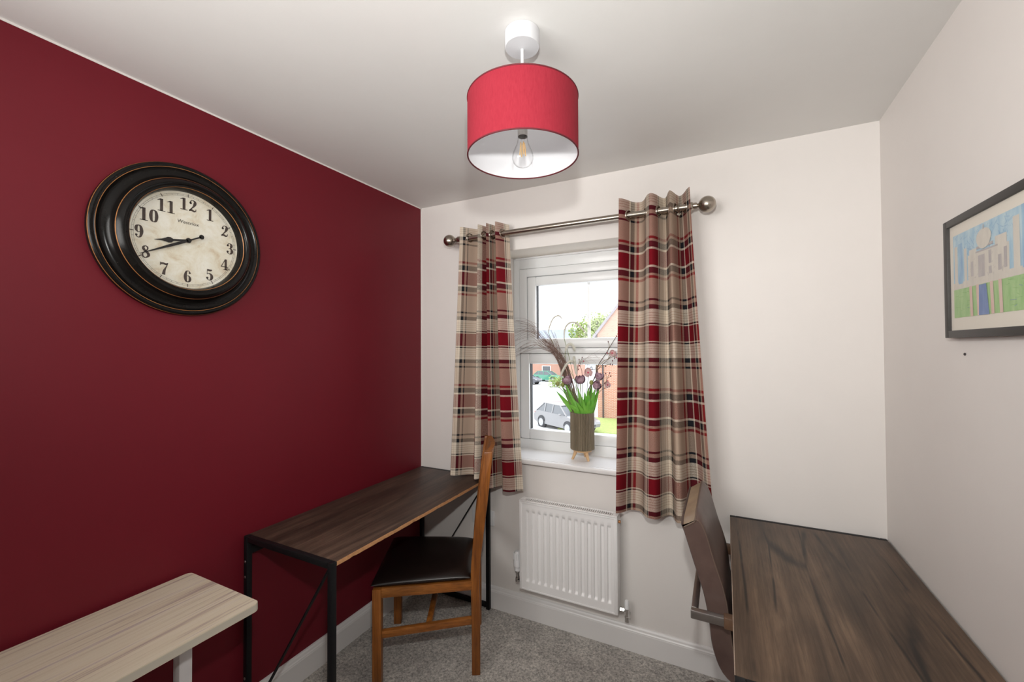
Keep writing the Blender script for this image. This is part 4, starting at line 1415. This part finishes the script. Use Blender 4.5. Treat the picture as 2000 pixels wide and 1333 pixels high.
# ------------------------------------------------------------------ vase on the sill
VX, VY = 1.025, 0.118
vz0, vz1 = 0.938, 1.140
va = thing('vase', 'brown ribbed round vase on a pale wooden stand on the window sill', 'vase', (VX, VY, WZ0))
nr = 46
rows = []
zz_ = [vz0, vz0 + 0.003, vz1 - 0.003, vz1]
for z_ in zz_:
    row = []
    for j in range(nr * 6):
        a_ = 2 * PI * j / (nr * 6)
        r_ = 0.0645 + (0.0008, 0.0018, 0.0018, 0.0008, -0.0042, -0.0042)[j % 6] - (0.001 if z_ in (vz0, vz1) else 0)
        row.append((VX + r_ * math.cos(a_), VY + r_ * math.sin(a_), z_))
    rows.append(row)
vb_ = MB()
vb_.grid(rows, closed_u=True)
vb_.lathe([(0.0605, vz1), (0.057, vz1), (0.057, vz0 + 0.02), (0, vz0 + 0.02)], 46, Matrix.Translation((VX, VY, 0)))
vb_.lathe([(0.0590, vz1), (0.0605, vz1)], 46, Matrix.Translation((VX, VY, 0)))
vb_.lathe([(0.0, vz0), (0.0605, vz0)], 46, Matrix.Translation((VX, VY, 0)))
vb_.build('vase_body', 'vase', va, smooth=False)
MB().lathe([(0, vz0), (0.050, vz0), (0.052, vz0 - 0.004), (0.050, vz0 - 0.012), (0, vz0 - 0.012)], 40, Matrix.Translation((VX, VY, 0))).build('stand_plate', 'vase_legs', va)
for k in range(3):
    a_ = math.radians((-153, -38, 90)[k])
    c_, s_ = math.cos(a_), math.sin(a_)
    MB().tube([(VX + 0.034 * c_, VY + 0.034 * s_, vz0 - 0.008), (VX + 0.056 * c_, VY + 0.056 * s_, WZ0)], [0.0105, 0.0062], 14).build('stand_leg', 'vase_legs', va)

# ------------------------------------------------------------------ flowers in the vase
BASE = (VX, VY, vz0 + 0.03)
rf_ = random.Random(21)


def vp(px, py, dy=0.0):
    return at(px, py, 1, VY + dy)


def stem_path(px_pts, dy=0.0, n=8, start=None):
    """from inside the vase up through the given points of the spray"""
    a_ = rf_.uniform(0, 2 * PI)
    s0 = start or (VX + 0.02 * math.cos(a_), VY + 0.02 * math.sin(a_), vz0 + 0.03)
    q = [tuple(s0)]
    for i, (px, py) in enumerate(px_pts):
        q.append(tuple(vp(px, py, dy * (i + 1) / len(px_pts))))
    return [Vector(p_) for p_ in catmull(q, n)]


def flower(name, label, cat, group=None):
    return thing(name, label, cat, (VX, VY, vz0 + 0.03), 0, group)


# leaf blades
lf = flower('leaf_tuft', 'tuft of bright green strap leaves filling the mouth of the vase', 'leaves')
tips = [(1086, 764, -.01), (1096, 752, .02), (1103, 748, -.03), (1112, 770, -.045), (1121, 768, .03), (1128, 757, -.02), (1136, 775, -.05), (1142, 765, .03),
        (1149, 757, -.02), (1156, 748, .02), (1163, 758, -.035), (1171, 756, .0), (1165, 786, -.05), (1110, 790, -.05), (1124, 784, -.055), (1151, 780, -.055), (1118, 758, .04), (1158, 770, .04)]
for k, (px, py, dy) in enumerate(tips):
    tip = vp(px, py, dy)
    mouth = vp(1115 + 44 * (px - 1086) / 85 * 0.9 + 3, 803, dy * 0.6)
    dxy = Vector((mouth.x - VX, mouth.y - VY, 0))
    if dxy.length > 0.052:
        dxy *= 0.052 / dxy.length
    mouth = Vector((VX + dxy.x, VY + dxy.y, vz1))
    b0 = Vector((VX + dxy.x * 0.6, VY + dxy.y * 0.6, vz1 - 0.10))
    cpts = [Vector(p_) for p_ in catmull([tuple(b0), tuple(mouth), tuple((mouth + tip) / 2 + Vector((0, 0, 0.004))), tuple(tip)], 5)]
    n_ = len(cpts)
    mb = MB()
    rw = [[], [], []]
    sd = Vector((0.9, 0.43, 0)).lerp(Vector((1, -0.3, 0)), rf_.random()).normalized()
    for i, p_ in enumerate(cpts):
        s_ = i / (n_ - 1)
        w_ = 0.0105 * (0.5 + 0.9 * math.sin(PI * min(1, 0.18 + 0.80 * s_))) * (1 - s_ ** 5)
        tn = (cpts[min(i + 1, n_ - 1)] - cpts[max(i - 1, 0)]).normalized()
        sdv = (sd - tn * sd.dot(tn)).normalized()
        nn = sdv.cross(tn)
        rw[0].append(p_ - sdv * w_ - nn * 0.002)
        rw[1].append(p_ + nn * w_ * 0.25)
        rw[2].append(p_ + sdv * w_ - nn * 0.002)
    mb.grid(rw)
    mb.build('leaf', 'leaf', lf)


def petals(mb, c, r, n=6, open_=0.55, up_=(0, 0, 1), key=None):
    """cupped bloom: overlapping curved petals about an axis"""
    z = Vector(up_).normalized()
    x = z.orthogonal().normalized()
    y = z.cross(x)
    c = Vector(c)
    if key:
        mb.m(key)
    for k in range(n):
        a0_ = 2 * PI * k / n + rf_.uniform(-.2, .2)
        rr = r * rf_.uniform(0.88, 1.08)
        lay = 0.82 if k % 2 else 1.0
        rows = []
        for i in range(7):
            s_ = i / 6
            lat_ = -PI / 2 + s_ * PI * (0.5 + open_ * 0.5) * 1.0
            rad = rr * lay * math.cos(lat_) if lat_ < 0.9 else rr * lay * math.cos(0.9) * (1 - 0.3 * (lat_ - 0.9))
            row = []
            hw = 0.62 * math.sin(PI * min(1, 0.12 + 0.88 * s_)) ** 0.6 + 0.03
            for j in range(5):
                a_ = a0_ + (j - 2) / 2 * hw * 2 * PI / n * 1.3
                row.append(c + (x * math.cos(a_) + y * math.sin(a_)) * rad + z * (rr * lay * math.sin(lat_) * 1.05))
            rows.append(row)
        mb.grid(rows)


for px, py, r, pts, dy, lab in (
        (1107, 742, 0.030, [(1120, 775)], -0.03, 'dusky purple bloom leftmost in the vase, below the white plume'),
        (1133, 741, 0.0275, [(1135, 775)], -0.045, 'dusky purple bloom at the centre of the vase, round and open'),
        (1171, 734, 0.026, [(1155, 780)], 0.0, 'dusky purple bloom at the right of the vase, the upper of the touching pair'),
        (1167, 753, 0.026, [(1152, 782)], -0.035, 'dusky purple bloom at the right of the vase, the lower of the touching pair')):
    f_ = flower('tulip', lab, 'flower', 'purple blooms in the vase')
    path = stem_path(pts + [(px, py + 8)], dy)
    MB().tube(path, 0.0022, 7).build('stem', 'stem_green', f_)
    hb = MB()
    petals(hb, vp(px, py, dy), r, 6, 0.42, (path[-1] - path[-6]).normalized())
    petals(hb, vp(px, py, dy), r * 0.78, 5, 0.62, (path[-1] - path[-6]).normalized())
    hb.build('bloom', 'plum', f_)

for px, py, r, pts, dy, lab, key in (
        (1149, 728, 0.026, [(1146, 775)], 0.02, 'pale pink blossom in the middle of the vase, between the purple blooms', 'pink'),
        (1187, 752, 0.019, [(1165, 775)], 0.02, 'pale pink blossom with a deep pink centre, at the right by the curtain', 'pink'),
        (1196, 690, 0.020, [(1160, 740), (1185, 705)], 0.02, 'pale pink blossom highest at the right, near the branch tip', 'pink')):
    f_ = flower('blossom', lab, 'flower', 'pink blossoms in the vase')
    path = stem_path(pts + [(px, py + 5)], dy)
    MB().tube(path, 0.0014, 6).build('stem', 'twig', f_)
    hb = MB()
    petals(hb, vp(px, py, dy), r, 6, 0.35, (0.1, -0.7, 0.5))
    hb.build('bloom', key, f_)
    MB().ball(vp(px, py, dy) + Vector((0, -0.004, 0)), r * 0.22, 8).build('flower_centre', 'pink_red', f_)

for px, py, pts, dy, lab in ((1089, 750, [(1108, 778)], -0.02, 'closed olive green bud furthest left above the leaves'),
                             (1099, 752, [(1116, 782)], -0.035, 'closed olive green bud beside the leftmost purple bloom'),
                             (1155, 748, [(1148, 780)], -0.03, 'closed olive green bud between the centre and right purple blooms')):
    f_ = flower('flower_bud', lab, 'flower', 'green buds in the vase')
    MB().tube(stem_path(pts + [(px, py + 5)], dy), 0.0018, 6).build('stem', 'stem_green', f_)
    hb = MB()
    petals(hb, vp(px, py, dy), 0.0125, 5, 1.0, (0, 0, 1))
    hb.ball(vp(px, py, dy), 0.0105, 10, (1, 1, 1.4))
    hb.build('bud', 'bud_green', f_)

# white foxtail plumes
for pts, head, rad, dy, lab in (
        ([(1112, 760), (1098, 715)], [(1071, 650), (1074, 637), (1081, 622), (1091, 617), (1098, 623)], 0.0085, 0.03, 'pale grey foxtail plume arching highest, leftmost in the spray'),
        ([(1125, 760), (1112, 700)], [(1102, 662), (1103, 645), (1110, 633), (1122, 630), (1134, 639), (1144, 651)], 0.0105, 0.03, 'white foxtail plume arching wide in front of the glazing bar'),
        ([(1128, 760), (1106, 710)], [(1104, 686), (1109, 675), (1116, 673), (1121, 679), (1122, 686)], 0.0150, 0.0, 'short white foxtail plume bent like a hook, in front of the transom'),
        ([(1127, 770), (1126, 745)], [(1126, 732), (1124, 718), (1122, 706), (1121, 697)], 0.0160, -0.02, 'stout upright white foxtail plume at the centre of the spray'),
        ([(1120, 775), (1096, 752)], [(1094, 739), (1099, 725), (1106, 713), (1114, 706), (1120, 709)], 0.0125, -0.04, 'white foxtail plume leaning left over the leftmost purple bloom')):
    f_ = flower('foxtail_grass', lab, 'grass stem', 'white foxtail plumes in the vase')
    path = stem_path(pts + [head[0]], dy)
    MB().tube(path, 0.0014, 6).build('stem', 'stem_green', f_)
    hp = [Vector(p_) for p_ in catmull([tuple(vp(a_, b_, dy)) for a_, b_ in head], 10)]
    hb = MB()
    k_ = len(hp)
    hb.tube(hp, [rad * 0.5 * min(1, 0.5 + 3 * i / k_, 0.4 + 3 * (k_ - 1 - i) / k_) for i in range(k_)], 7)
    t = bmesh.new()
    for _ in range(1100):
        i = rf_.randrange(k_ - 1)
        p_ = hp[i].lerp(hp[i + 1], rf_.random())
        tn = (hp[i + 1] - hp[i]).normalized()
        ox_ = tn.orthogonal().normalized()
        ox_.rotate(Matrix.Rotation(rf_.uniform(0, 2 * PI), 3, tn))
        env = min(1, 0.5 + 3 * i / k_, 0.45 + 3 * (k_ - 1 - i) / k_)
        e_ = p_ + (ox_ + tn * 0.5).normalized() * rad * env * rf_.uniform(0.8, 1.15)
        w_ = tn.cross(ox_) * 0.0006
        t.faces.new([t.verts.new(p_ + w_), t.verts.new(p_ - w_), t.verts.new(e_)])
    hb._add(t)
    hb.build('plume', 'fluff', f_, smooth=False)

# dried grass spray: many drooping strands
gs = flower('dried_grass_spray', 'brown dried grass spray fanning and drooping to the left', 'dried grass')
g = MB()
for k in range(64):
    rr_ = rf_.random
    dy = rf_.uniform(-0.05, 0.04)
    bx, by = 1100 + rf_.uniform(-7, 10), 716 + rf_.uniform(-3, 3)
    kind = k % 8
    if kind in (0, 1, 2, 3):       # long arcs that droop left
        h = rr_()
        mid = (1060 + rf_.uniform(-8, 6), 652 + 34 * h + rf_.uniform(-6, 6))
        top_ = (1032 + rf_.uniform(-5, 5), 626 + 62 * h + rf_.uniform(-4, 4))
        end = (1006 + rf_.uniform(-4, 5), 620 + 88 * h + rf_.uniform(-4, 6))
        pts = [(bx, by), mid, top_, end]
    elif kind in (4, 5, 6):        # stiffer stalks up and left
        e = (1055 + 30 * rr_(), 640 + 28 * rr_())
        pts = [(bx, by), ((bx + e[0]) / 2 + 2, (by + e[1]) / 2), e]
    else:                          # thin arcs to the right
        e = (1150 + 40 * rr_(), 690 + 24 * rr_())
        pts = [(1128, 730), (1138, 700 + 15 * rr_()), (e[0] - 12, e[1] - 8), e]
    path = stem_path(pts, dy, 7)
    th0 = 0.0013 if kind < 7 else 0.0006
    g.tube(path, [th0 * (1 - 0.62 * i / len(path)) for i in range(len(path))], 4, cap=False)
g.build('grass_strands', 'straw', gs)

# dark branch with side twigs and buds
for lab, main, subs, buds, dy in (
        ('dark budding branch reaching up right towards the right curtain', [(1147, 775), (1163, 735), (1168, 715), (1184, 690), (1204, 657)],
         [[(1168, 717), (1180, 705), (1192, 700), (1203, 694)], [(1186, 688), (1190, 676), (1188, 668)], [(1166, 722), (1182, 714), (1192, 712)], [(1188, 703), (1190, 692), (1186, 690)], [(1190, 690), (1198, 696), (1204, 699)]],
         [(1203, 694), (1188, 668), (1192, 712), (1196, 713), (1186, 690), (1200, 700), (1204, 699), (1183, 716), (1196, 705), (1204, 657)], 0.03),
        ('thin budded twig low at the right with small red tips', [(1150, 785), (1168, 762), (1182, 748), (1188, 735), (1191, 730)],
         [[(1184, 745), (1184, 734), (1183, 730)], [(1187, 739), (1193, 735)], [(1178, 752), (1186, 744)]], [(1191, 729), (1183, 730), (1193, 735), (1187, 744), (1181, 749)], -0.02),
        ('thin budded twig upright beside the stout white plume', [(1138, 775), (1137, 730), (1133, 714), (1135, 704), (1137, 700)],
         [[(1133, 712), (1131, 704)], [(1135, 707), (1140, 705)]], [(1137, 699), (1131, 703), (1140, 706), (1132, 715), (1130, 722)], 0.02)):
    f_ = flower('budding_branch', lab, 'branch', 'budding branches in the vase')
    path = stem_path(main, dy)
    n_ = len(path)
    big = 0.0034 if lab.startswith('dark') else 0.0018
    tw = MB()
    tw.tube(path, [big * (1 - 0.6 * i / n_) for i in range(n_)], 7)
    tw.build('stem', 'twig', f_)
    for sp2 in subs:
        MB().tube([Vector(p_) for p_ in catmull([tuple(vp(a_, b_, dy)) for a_, b_ in sp2], 5)], 0.0014 if big > 0.003 else 0.001, 6).build('side_twig', 'twig_green', f_)
    for a_, b_ in buds:
        MB().ball(vp(a_, b_, dy), 0.0042, 8, (0.7, 0.7, 1.2)).build('bud', 'bud' if rf_.random() < 0.7 else 'pink_red', f_)

# ------------------------------------------------------------------ outdoors (the room is upstairs; the street lies GZ below its floor)
GZ = -3.3
structure(MB().box((-60, 3, GZ - 0.3), (40, 90, GZ)), 'ground', 'road')
lwn = MB()
lw_a, lw_b = at(1130, 822, 2, GZ), at(1205, 842, 2, GZ)
lwn.box((lw_a.x - 0.2, lw_b.y - 1.0, GZ), (6, lw_a.y + 1.5, GZ + 0.05))
tag(structure(lwn, 'lawn', 'lawn'))


def house(name, label, x0, x1, y0, y1, eave, ridge, axis, pipe_x=None, chim=None, win=()):
    """brick house; axis 'x': ridge runs along x (eaves face the viewer), 'y': gable faces the viewer"""
    h = thing(name, label, 'house', ((x0 + x1) / 2, (y0 + y1) / 2, GZ))
    wl = MB()
    if axis == 'y':
        xm_ = (x0 + x1) / 2
        wl.prism([(x0, y0, GZ), (x1, y0, GZ), (x1, y0, eave), (xm_, y0, ridge), (x0, y0, eave)], (0, y1 - y0, 0))
    else:
        ym_ = (y0 + y1) / 2
        wl.prism([(x0, y0, GZ), (x0, y1, GZ), (x0, y1, eave), (x0, ym_, ridge), (x0, y0, eave)], (x1 - x0, 0, 0))
    wl.build('brick_wall', 'brick', h, smooth=False)
    rfm = MB()
    if axis == 'y':
        sl_ = (ridge - eave) / (xm_ - x0)
        for sg in (-1, 1):
            xe = xm_ + sg * (xm_ - x0 + 0.3)
            ze = eave - 0.3 * sl_
            rfm.prism([(xm_, y0 - 0.12, ridge + 0.02), (xe, y0 - 0.12, ze + 0.02), (xe, y0 - 0.12, ze + 0.22), (xm_, y0 - 0.12, ridge + 0.22)], (0, y1 - y0 + 0.24, 0))
    else:
        sl_ = (ridge - eave) / (ym_ - y0)
        for sg in (-1, 1):
            ye = ym_ + sg * (ym_ - y0 + 0.3)
            ze = eave - 0.3 * sl_
            rfm.prism([(x0 - 0.12, ym_, ridge + 0.02), (x0 - 0.12, ye, ze + 0.02), (x0 - 0.12, ye, ze + 0.22), (x0 - 0.12, ym_, ridge + 0.22)], (x1 - x0 + 0.24, 0, 0))
    rfm.build('roof', 'roof', h, smooth=False)
    if axis == 'y':
        vg = MB()
        for sg in (-1, 1):
            xe = xm_ + sg * (xm_ - x0 + 0.28)
            ze = eave - 0.28 * sl_
            vg.prism([(xm_, y0 - 0.15, ridge - 0.06), (xe, y0 - 0.15, ze - 0.06), (xe, y0 - 0.15, ze + 0.2), (xm_, y0 - 0.15, ridge + 0.2)], (0, 0.025, 0))
        vg.build('bargeboard', 'verge', h, smooth=False)
        MB().box((x0 - 0.3, y0 - 0.14, eave - 0.42), (x0 + 0.75, y0 + 0.0, eave - 0.30)).build('gutter', 'drain', h)
    if pipe_x is not None:
        MB().tube([(pipe_x, y0 - 0.06, GZ), (pipe_x, y0 - 0.06, eave - 0.35)], 0.05, 8).build('drain_pipe', 'drain', h)
    if chim:
        MB().box((chim[0], chim[2], chim[4]), (chim[1], chim[3], chim[5])).build('chimney', 'brick', h)
    for (a_, b_, c_, d_) in win:
        f2 = MB().box((a_, y0 - 0.03, c_), (b_, y0 + 0.02, d_)).build('house_window', 'upvc', h)
        MB().box((a_ + 0.07, y0 - 0.04, c_ + 0.07), (b_ - 0.07, y0 - 0.02, d_ - 0.07)).build('house_pane', 'car_glass', f2)
    return h


HB = at(1168, 817, 2, GZ)
HE = at(1163, 652, 1, HB.y)
HR = at(1205, 597, 1, HB.y)
slope = (HR.z - HE.z) / (HR.x - HE.x)
wide = 7.4
house('brick_house', 'red brick gable end house across the street at the right of the window', HB.x, HB.x + wide, HB.y, HB.y + 9, HE.z, HE.z + slope * wide / 2, 'y',
      pipe_x=at(1178, 740, 1, HB.y).x)
# house behind it, whose roof shows over the gable
h2 = at(1190, 600, 1, HB.y + 16)
house('brick_house', 'house with a blue grey roof just showing behind the gable end', h2.x, h2.x + 9, HB.y + 16, HB.y + 24, h2.z - 4.2, h2.z, 'x')
# long low house across the car park
la, lb_ = at(1044, 648, 1, 62), at(1140, 648, 1, 62)
le = at(1044, 697, 1, 58)
house('brick_house', 'long red brick house with a grey roof beyond the parked cars', la.x - 3, lb_.x - 1.0, 58, 66, le.z, la.z, 'x', win=[(la.x + 3, la.x + 4.4, GZ + 0.9, GZ + 2.0)])


def leafy(name, label, cat, c, rad, n, leaf, trunk, seed):
    rnd = random.Random(seed)
    o = thing(name, label, cat, (c[0], c[1], GZ))
    t = bmesh.new()
    lobes = [(Vector((rnd.uniform(-.6, .6) * rad[0], rnd.uniform(-.6, .6) * rad[1], rnd.uniform(-.5, .55) * rad[2])), rnd.uniform(0.4, 0.62)) for _ in range(11)] + [(Vector((0, 0, 0)), 0.7)]
    for _ in range(n):
        lc, lr_ = rnd.choice(lobes)
        d_ = Vector((rnd.gauss(0, 1), rnd.gauss(0, 1), rnd.gauss(0, 1))).normalized() * rnd.uniform(0.75, 1.0) * lr_
        p_ = Vector(c) + lc + Vector((d_.x * rad[0], d_.y * rad[1], d_.z * rad[2]))
        a_ = Vector((rnd.gauss(0, 1), rnd.gauss(0, 1), rnd.gauss(0, 1))).normalized()
        b_ = a_.orthogonal().normalized()
        s_ = leaf * rnd.uniform(0.6, 1.3)
        t.faces.new([t.verts.new(p_ + a_ * s_), t.verts.new(p_ + b_ * s_ * 0.6), t.verts.new(p_ - a_ * s_), t.verts.new(p_ - b_ * s_ * 0.6)])
    mb = MB()
    mb._add(t)
    mb.build('foliage', 'foliage', o, smooth=False)
    if trunk:
        MB().tube([(c[0], c[1], GZ), (c[0], c[1], c[2])], [trunk, trunk * 0.6], 10).build('trunk', 'bark', o)
    return o


tcn = at(1166, 648, 1, 52)
leafy('garden_tree', 'leafy green tree behind the gable end house', 'tree', (tcn.x, tcn.y, tcn.z), (3.3, 2.5, 3.0), 5200, 0.17, 0.25, 2)
hc = at(1087, 728, 1, 46)
leafy('garden_shrub', 'small green shrub beside the parked blue car', 'shrub', (hc.x, hc.y, GZ + 0.55), (0.9, 0.9, 0.8), 700, 0.09, 0.0, 5)


# cars: local +x forward, z up from the ground
def car(name, label, loc, rz_, paint, sc=1.0):
    c = thing(name, label, 'car', loc, rz_, 'parked cars outside')
    c.scale = (sc, sc, sc)
    bodyp = [(2.08, 0.34), (2.13, 0.52), (2.06, 0.68), (1.70, 0.82), (1.05, 0.93), (-1.55, 0.96), (-1.98, 0.92), (-2.10, 0.70), (-2.08, 0.36), (-1.75, 0.24), (1.75, 0.24)]
    mb = MB()
    n = len(bodyp)
    rows = []
    for y, k, dz in ((-0.86, 0.97, 0.0), (-0.84, 0.985, 0.0), (-0.55, 1.0, 0.0), (0, 1.02, 0.0), (0.55, 1.0, 0.0), (0.84, 0.985, 0.0), (0.86, 0.97, 0.0)):
        tuck = 0.10 if abs(y) > 0.8 else 0
        rows.append([(x * k, y - math.copysign(tuck * max(0, (z - 0.7) / 0.3), y) if y else 0, z) for x, z in bodyp])
    mb.grid(rows, closed_u=True)
    mb.poly(rows[0][::-1])
    mb.poly(rows[-1])
    mb.build('body', paint, c, local=True, smooth='fix')
    # glasshouse and roof
    gh = [(1.02, 0.92), (0.28, 1.40), (-1.30, 1.42), (-1.92, 0.94)]
    g_ = MB()
    g_.grid([[(x, -0.74 if z < 1 else -0.58, z) for x, z in gh], [(x, 0.74 if z < 1 else 0.58, z) for x, z in gh]])
    for y0b, y1b in ((-0.74, -0.58), (0.74, 0.58)):
        g_.poly([(gh[0][0], y0b, gh[0][1]), (gh[1][0], y1b, gh[1][1]), (gh[2][0], y1b, gh[2][1]), (gh[3][0], y0b, gh[3][1])])
    g_.build('windows', 'car_glass', c, local=True, smooth=False)
    MB().prism([(0.34, -0.59, 1.395), (0.34, 0.59, 1.395), (-1.36, 0.59, 1.415), (-1.36, -0.59, 1.415)], (0, 0, 0.05), 0.015).build('roof_panel', paint, c, local=True)
    for s_ in (-1, 1):
        for (xa, za, xb, zb_) in ((1.04, 0.93, 0.30, 1.41), (-0.30, 0.95, -0.34, 1.42), (-1.05, 0.95, -1.12, 1.42), (-1.90, 0.95, -1.32, 1.42)):
            MB().bar((xa, s_ * 0.745, za), (xb, s_ * 0.585, zb_), 0.05, 0.07, (1, 0, 0)).build('pillar', paint, c, local=True)
        for xw in (1.28, -1.24):
            wm = Matrix.Translation((xw, s_ * 0.80, 0.315)) @ Matrix.Rotation(-s_ * PI / 2, 4, 'X')
            MB().lathe([(0.385, -0.10), (0.385, 0.068)], 28, wm).lathe([(0.0, 0.055), (0.385, 0.055)], 28, wm).build('wheel_arch', 'tyre', c, local=True)
            wh = MB().lathe([(0, -0.1), (0.30, -0.1), (0.315, -0.06), (0.315, 0.07), (0.295, 0.095), (0.22, 0.092), (0.22, 0.08), (0, 0.08)], 32, wm).build('wheel', 'tyre', c, local=True)
            rm = MB().lathe([(0, 0.088), (0.06, 0.098), (0.075, 0.084), (0.21, 0.086), (0.222, 0.1), (0.228, 0.085)], 32, wm)
            rm.build('wheel_rim', 'alloy', wh, local=True)
        MB().box((1.86, s_ * 0.70 - 0.13, 0.60), (2.06, s_ * 0.70 + 0.13, 0.70), 0.03).build('head_lamp', 'lamp_clear', c, local=True)
        MB().box((-2.08, s_ * 0.66 - 0.14, 0.68), (-1.96, s_ * 0.66 + 0.14, 0.86), 0.03).build('tail_lamp', 'lamp_red', c, local=True)
        MB().box((0.62, s_ * 0.92 - 0.08, 0.93), (0.74, s_ * 0.92 + 0.08, 1.04), 0.03).build('mirror', paint, c, local=True)
    MB().box((2.06, -0.45, 0.40), (2.14, 0.45, 0.54), 0.02).build('grille', 'tyre', c, local=True)
    return c


wa, wb = at(1057, 834, 2, GZ), at(1108, 848, 2, GZ)
dcar = (wb - wa).normalized()
side = Vector((-dcar.y, dcar.x, 0))
mid = (wa + wb) / 2 + side * 0.86
car('parked_car', 'silver estate car parked below the window, partly behind the vase', (mid.x, mid.y, GZ), math.atan2(dcar.y, dcar.x), 'silver', (wb - wa).length / 2.52)
for px, py, rzc, paint, lab, s_ in ((1070, 745, -0.15, 'green_paint', 'green car parked beyond the road, in front of the blue car', 1.0),
                                    (1064, 728, -0.25, 'blue_paint', 'blue car parked beyond the green car', 1.0),
                                    (1026, 750, -0.10, 'black_paint', 'dark car at the left edge of the window view', 1.0),
                                    (1152, 722, -0.5, 'pale_paint', 'pale grey car parked behind the pink blossom, beside the brick house', 1.0)):
    pos_ = at(px, py, 2, GZ)
    car('parked_car', lab, (pos_.x, pos_.y, GZ), rzc, paint, s_)
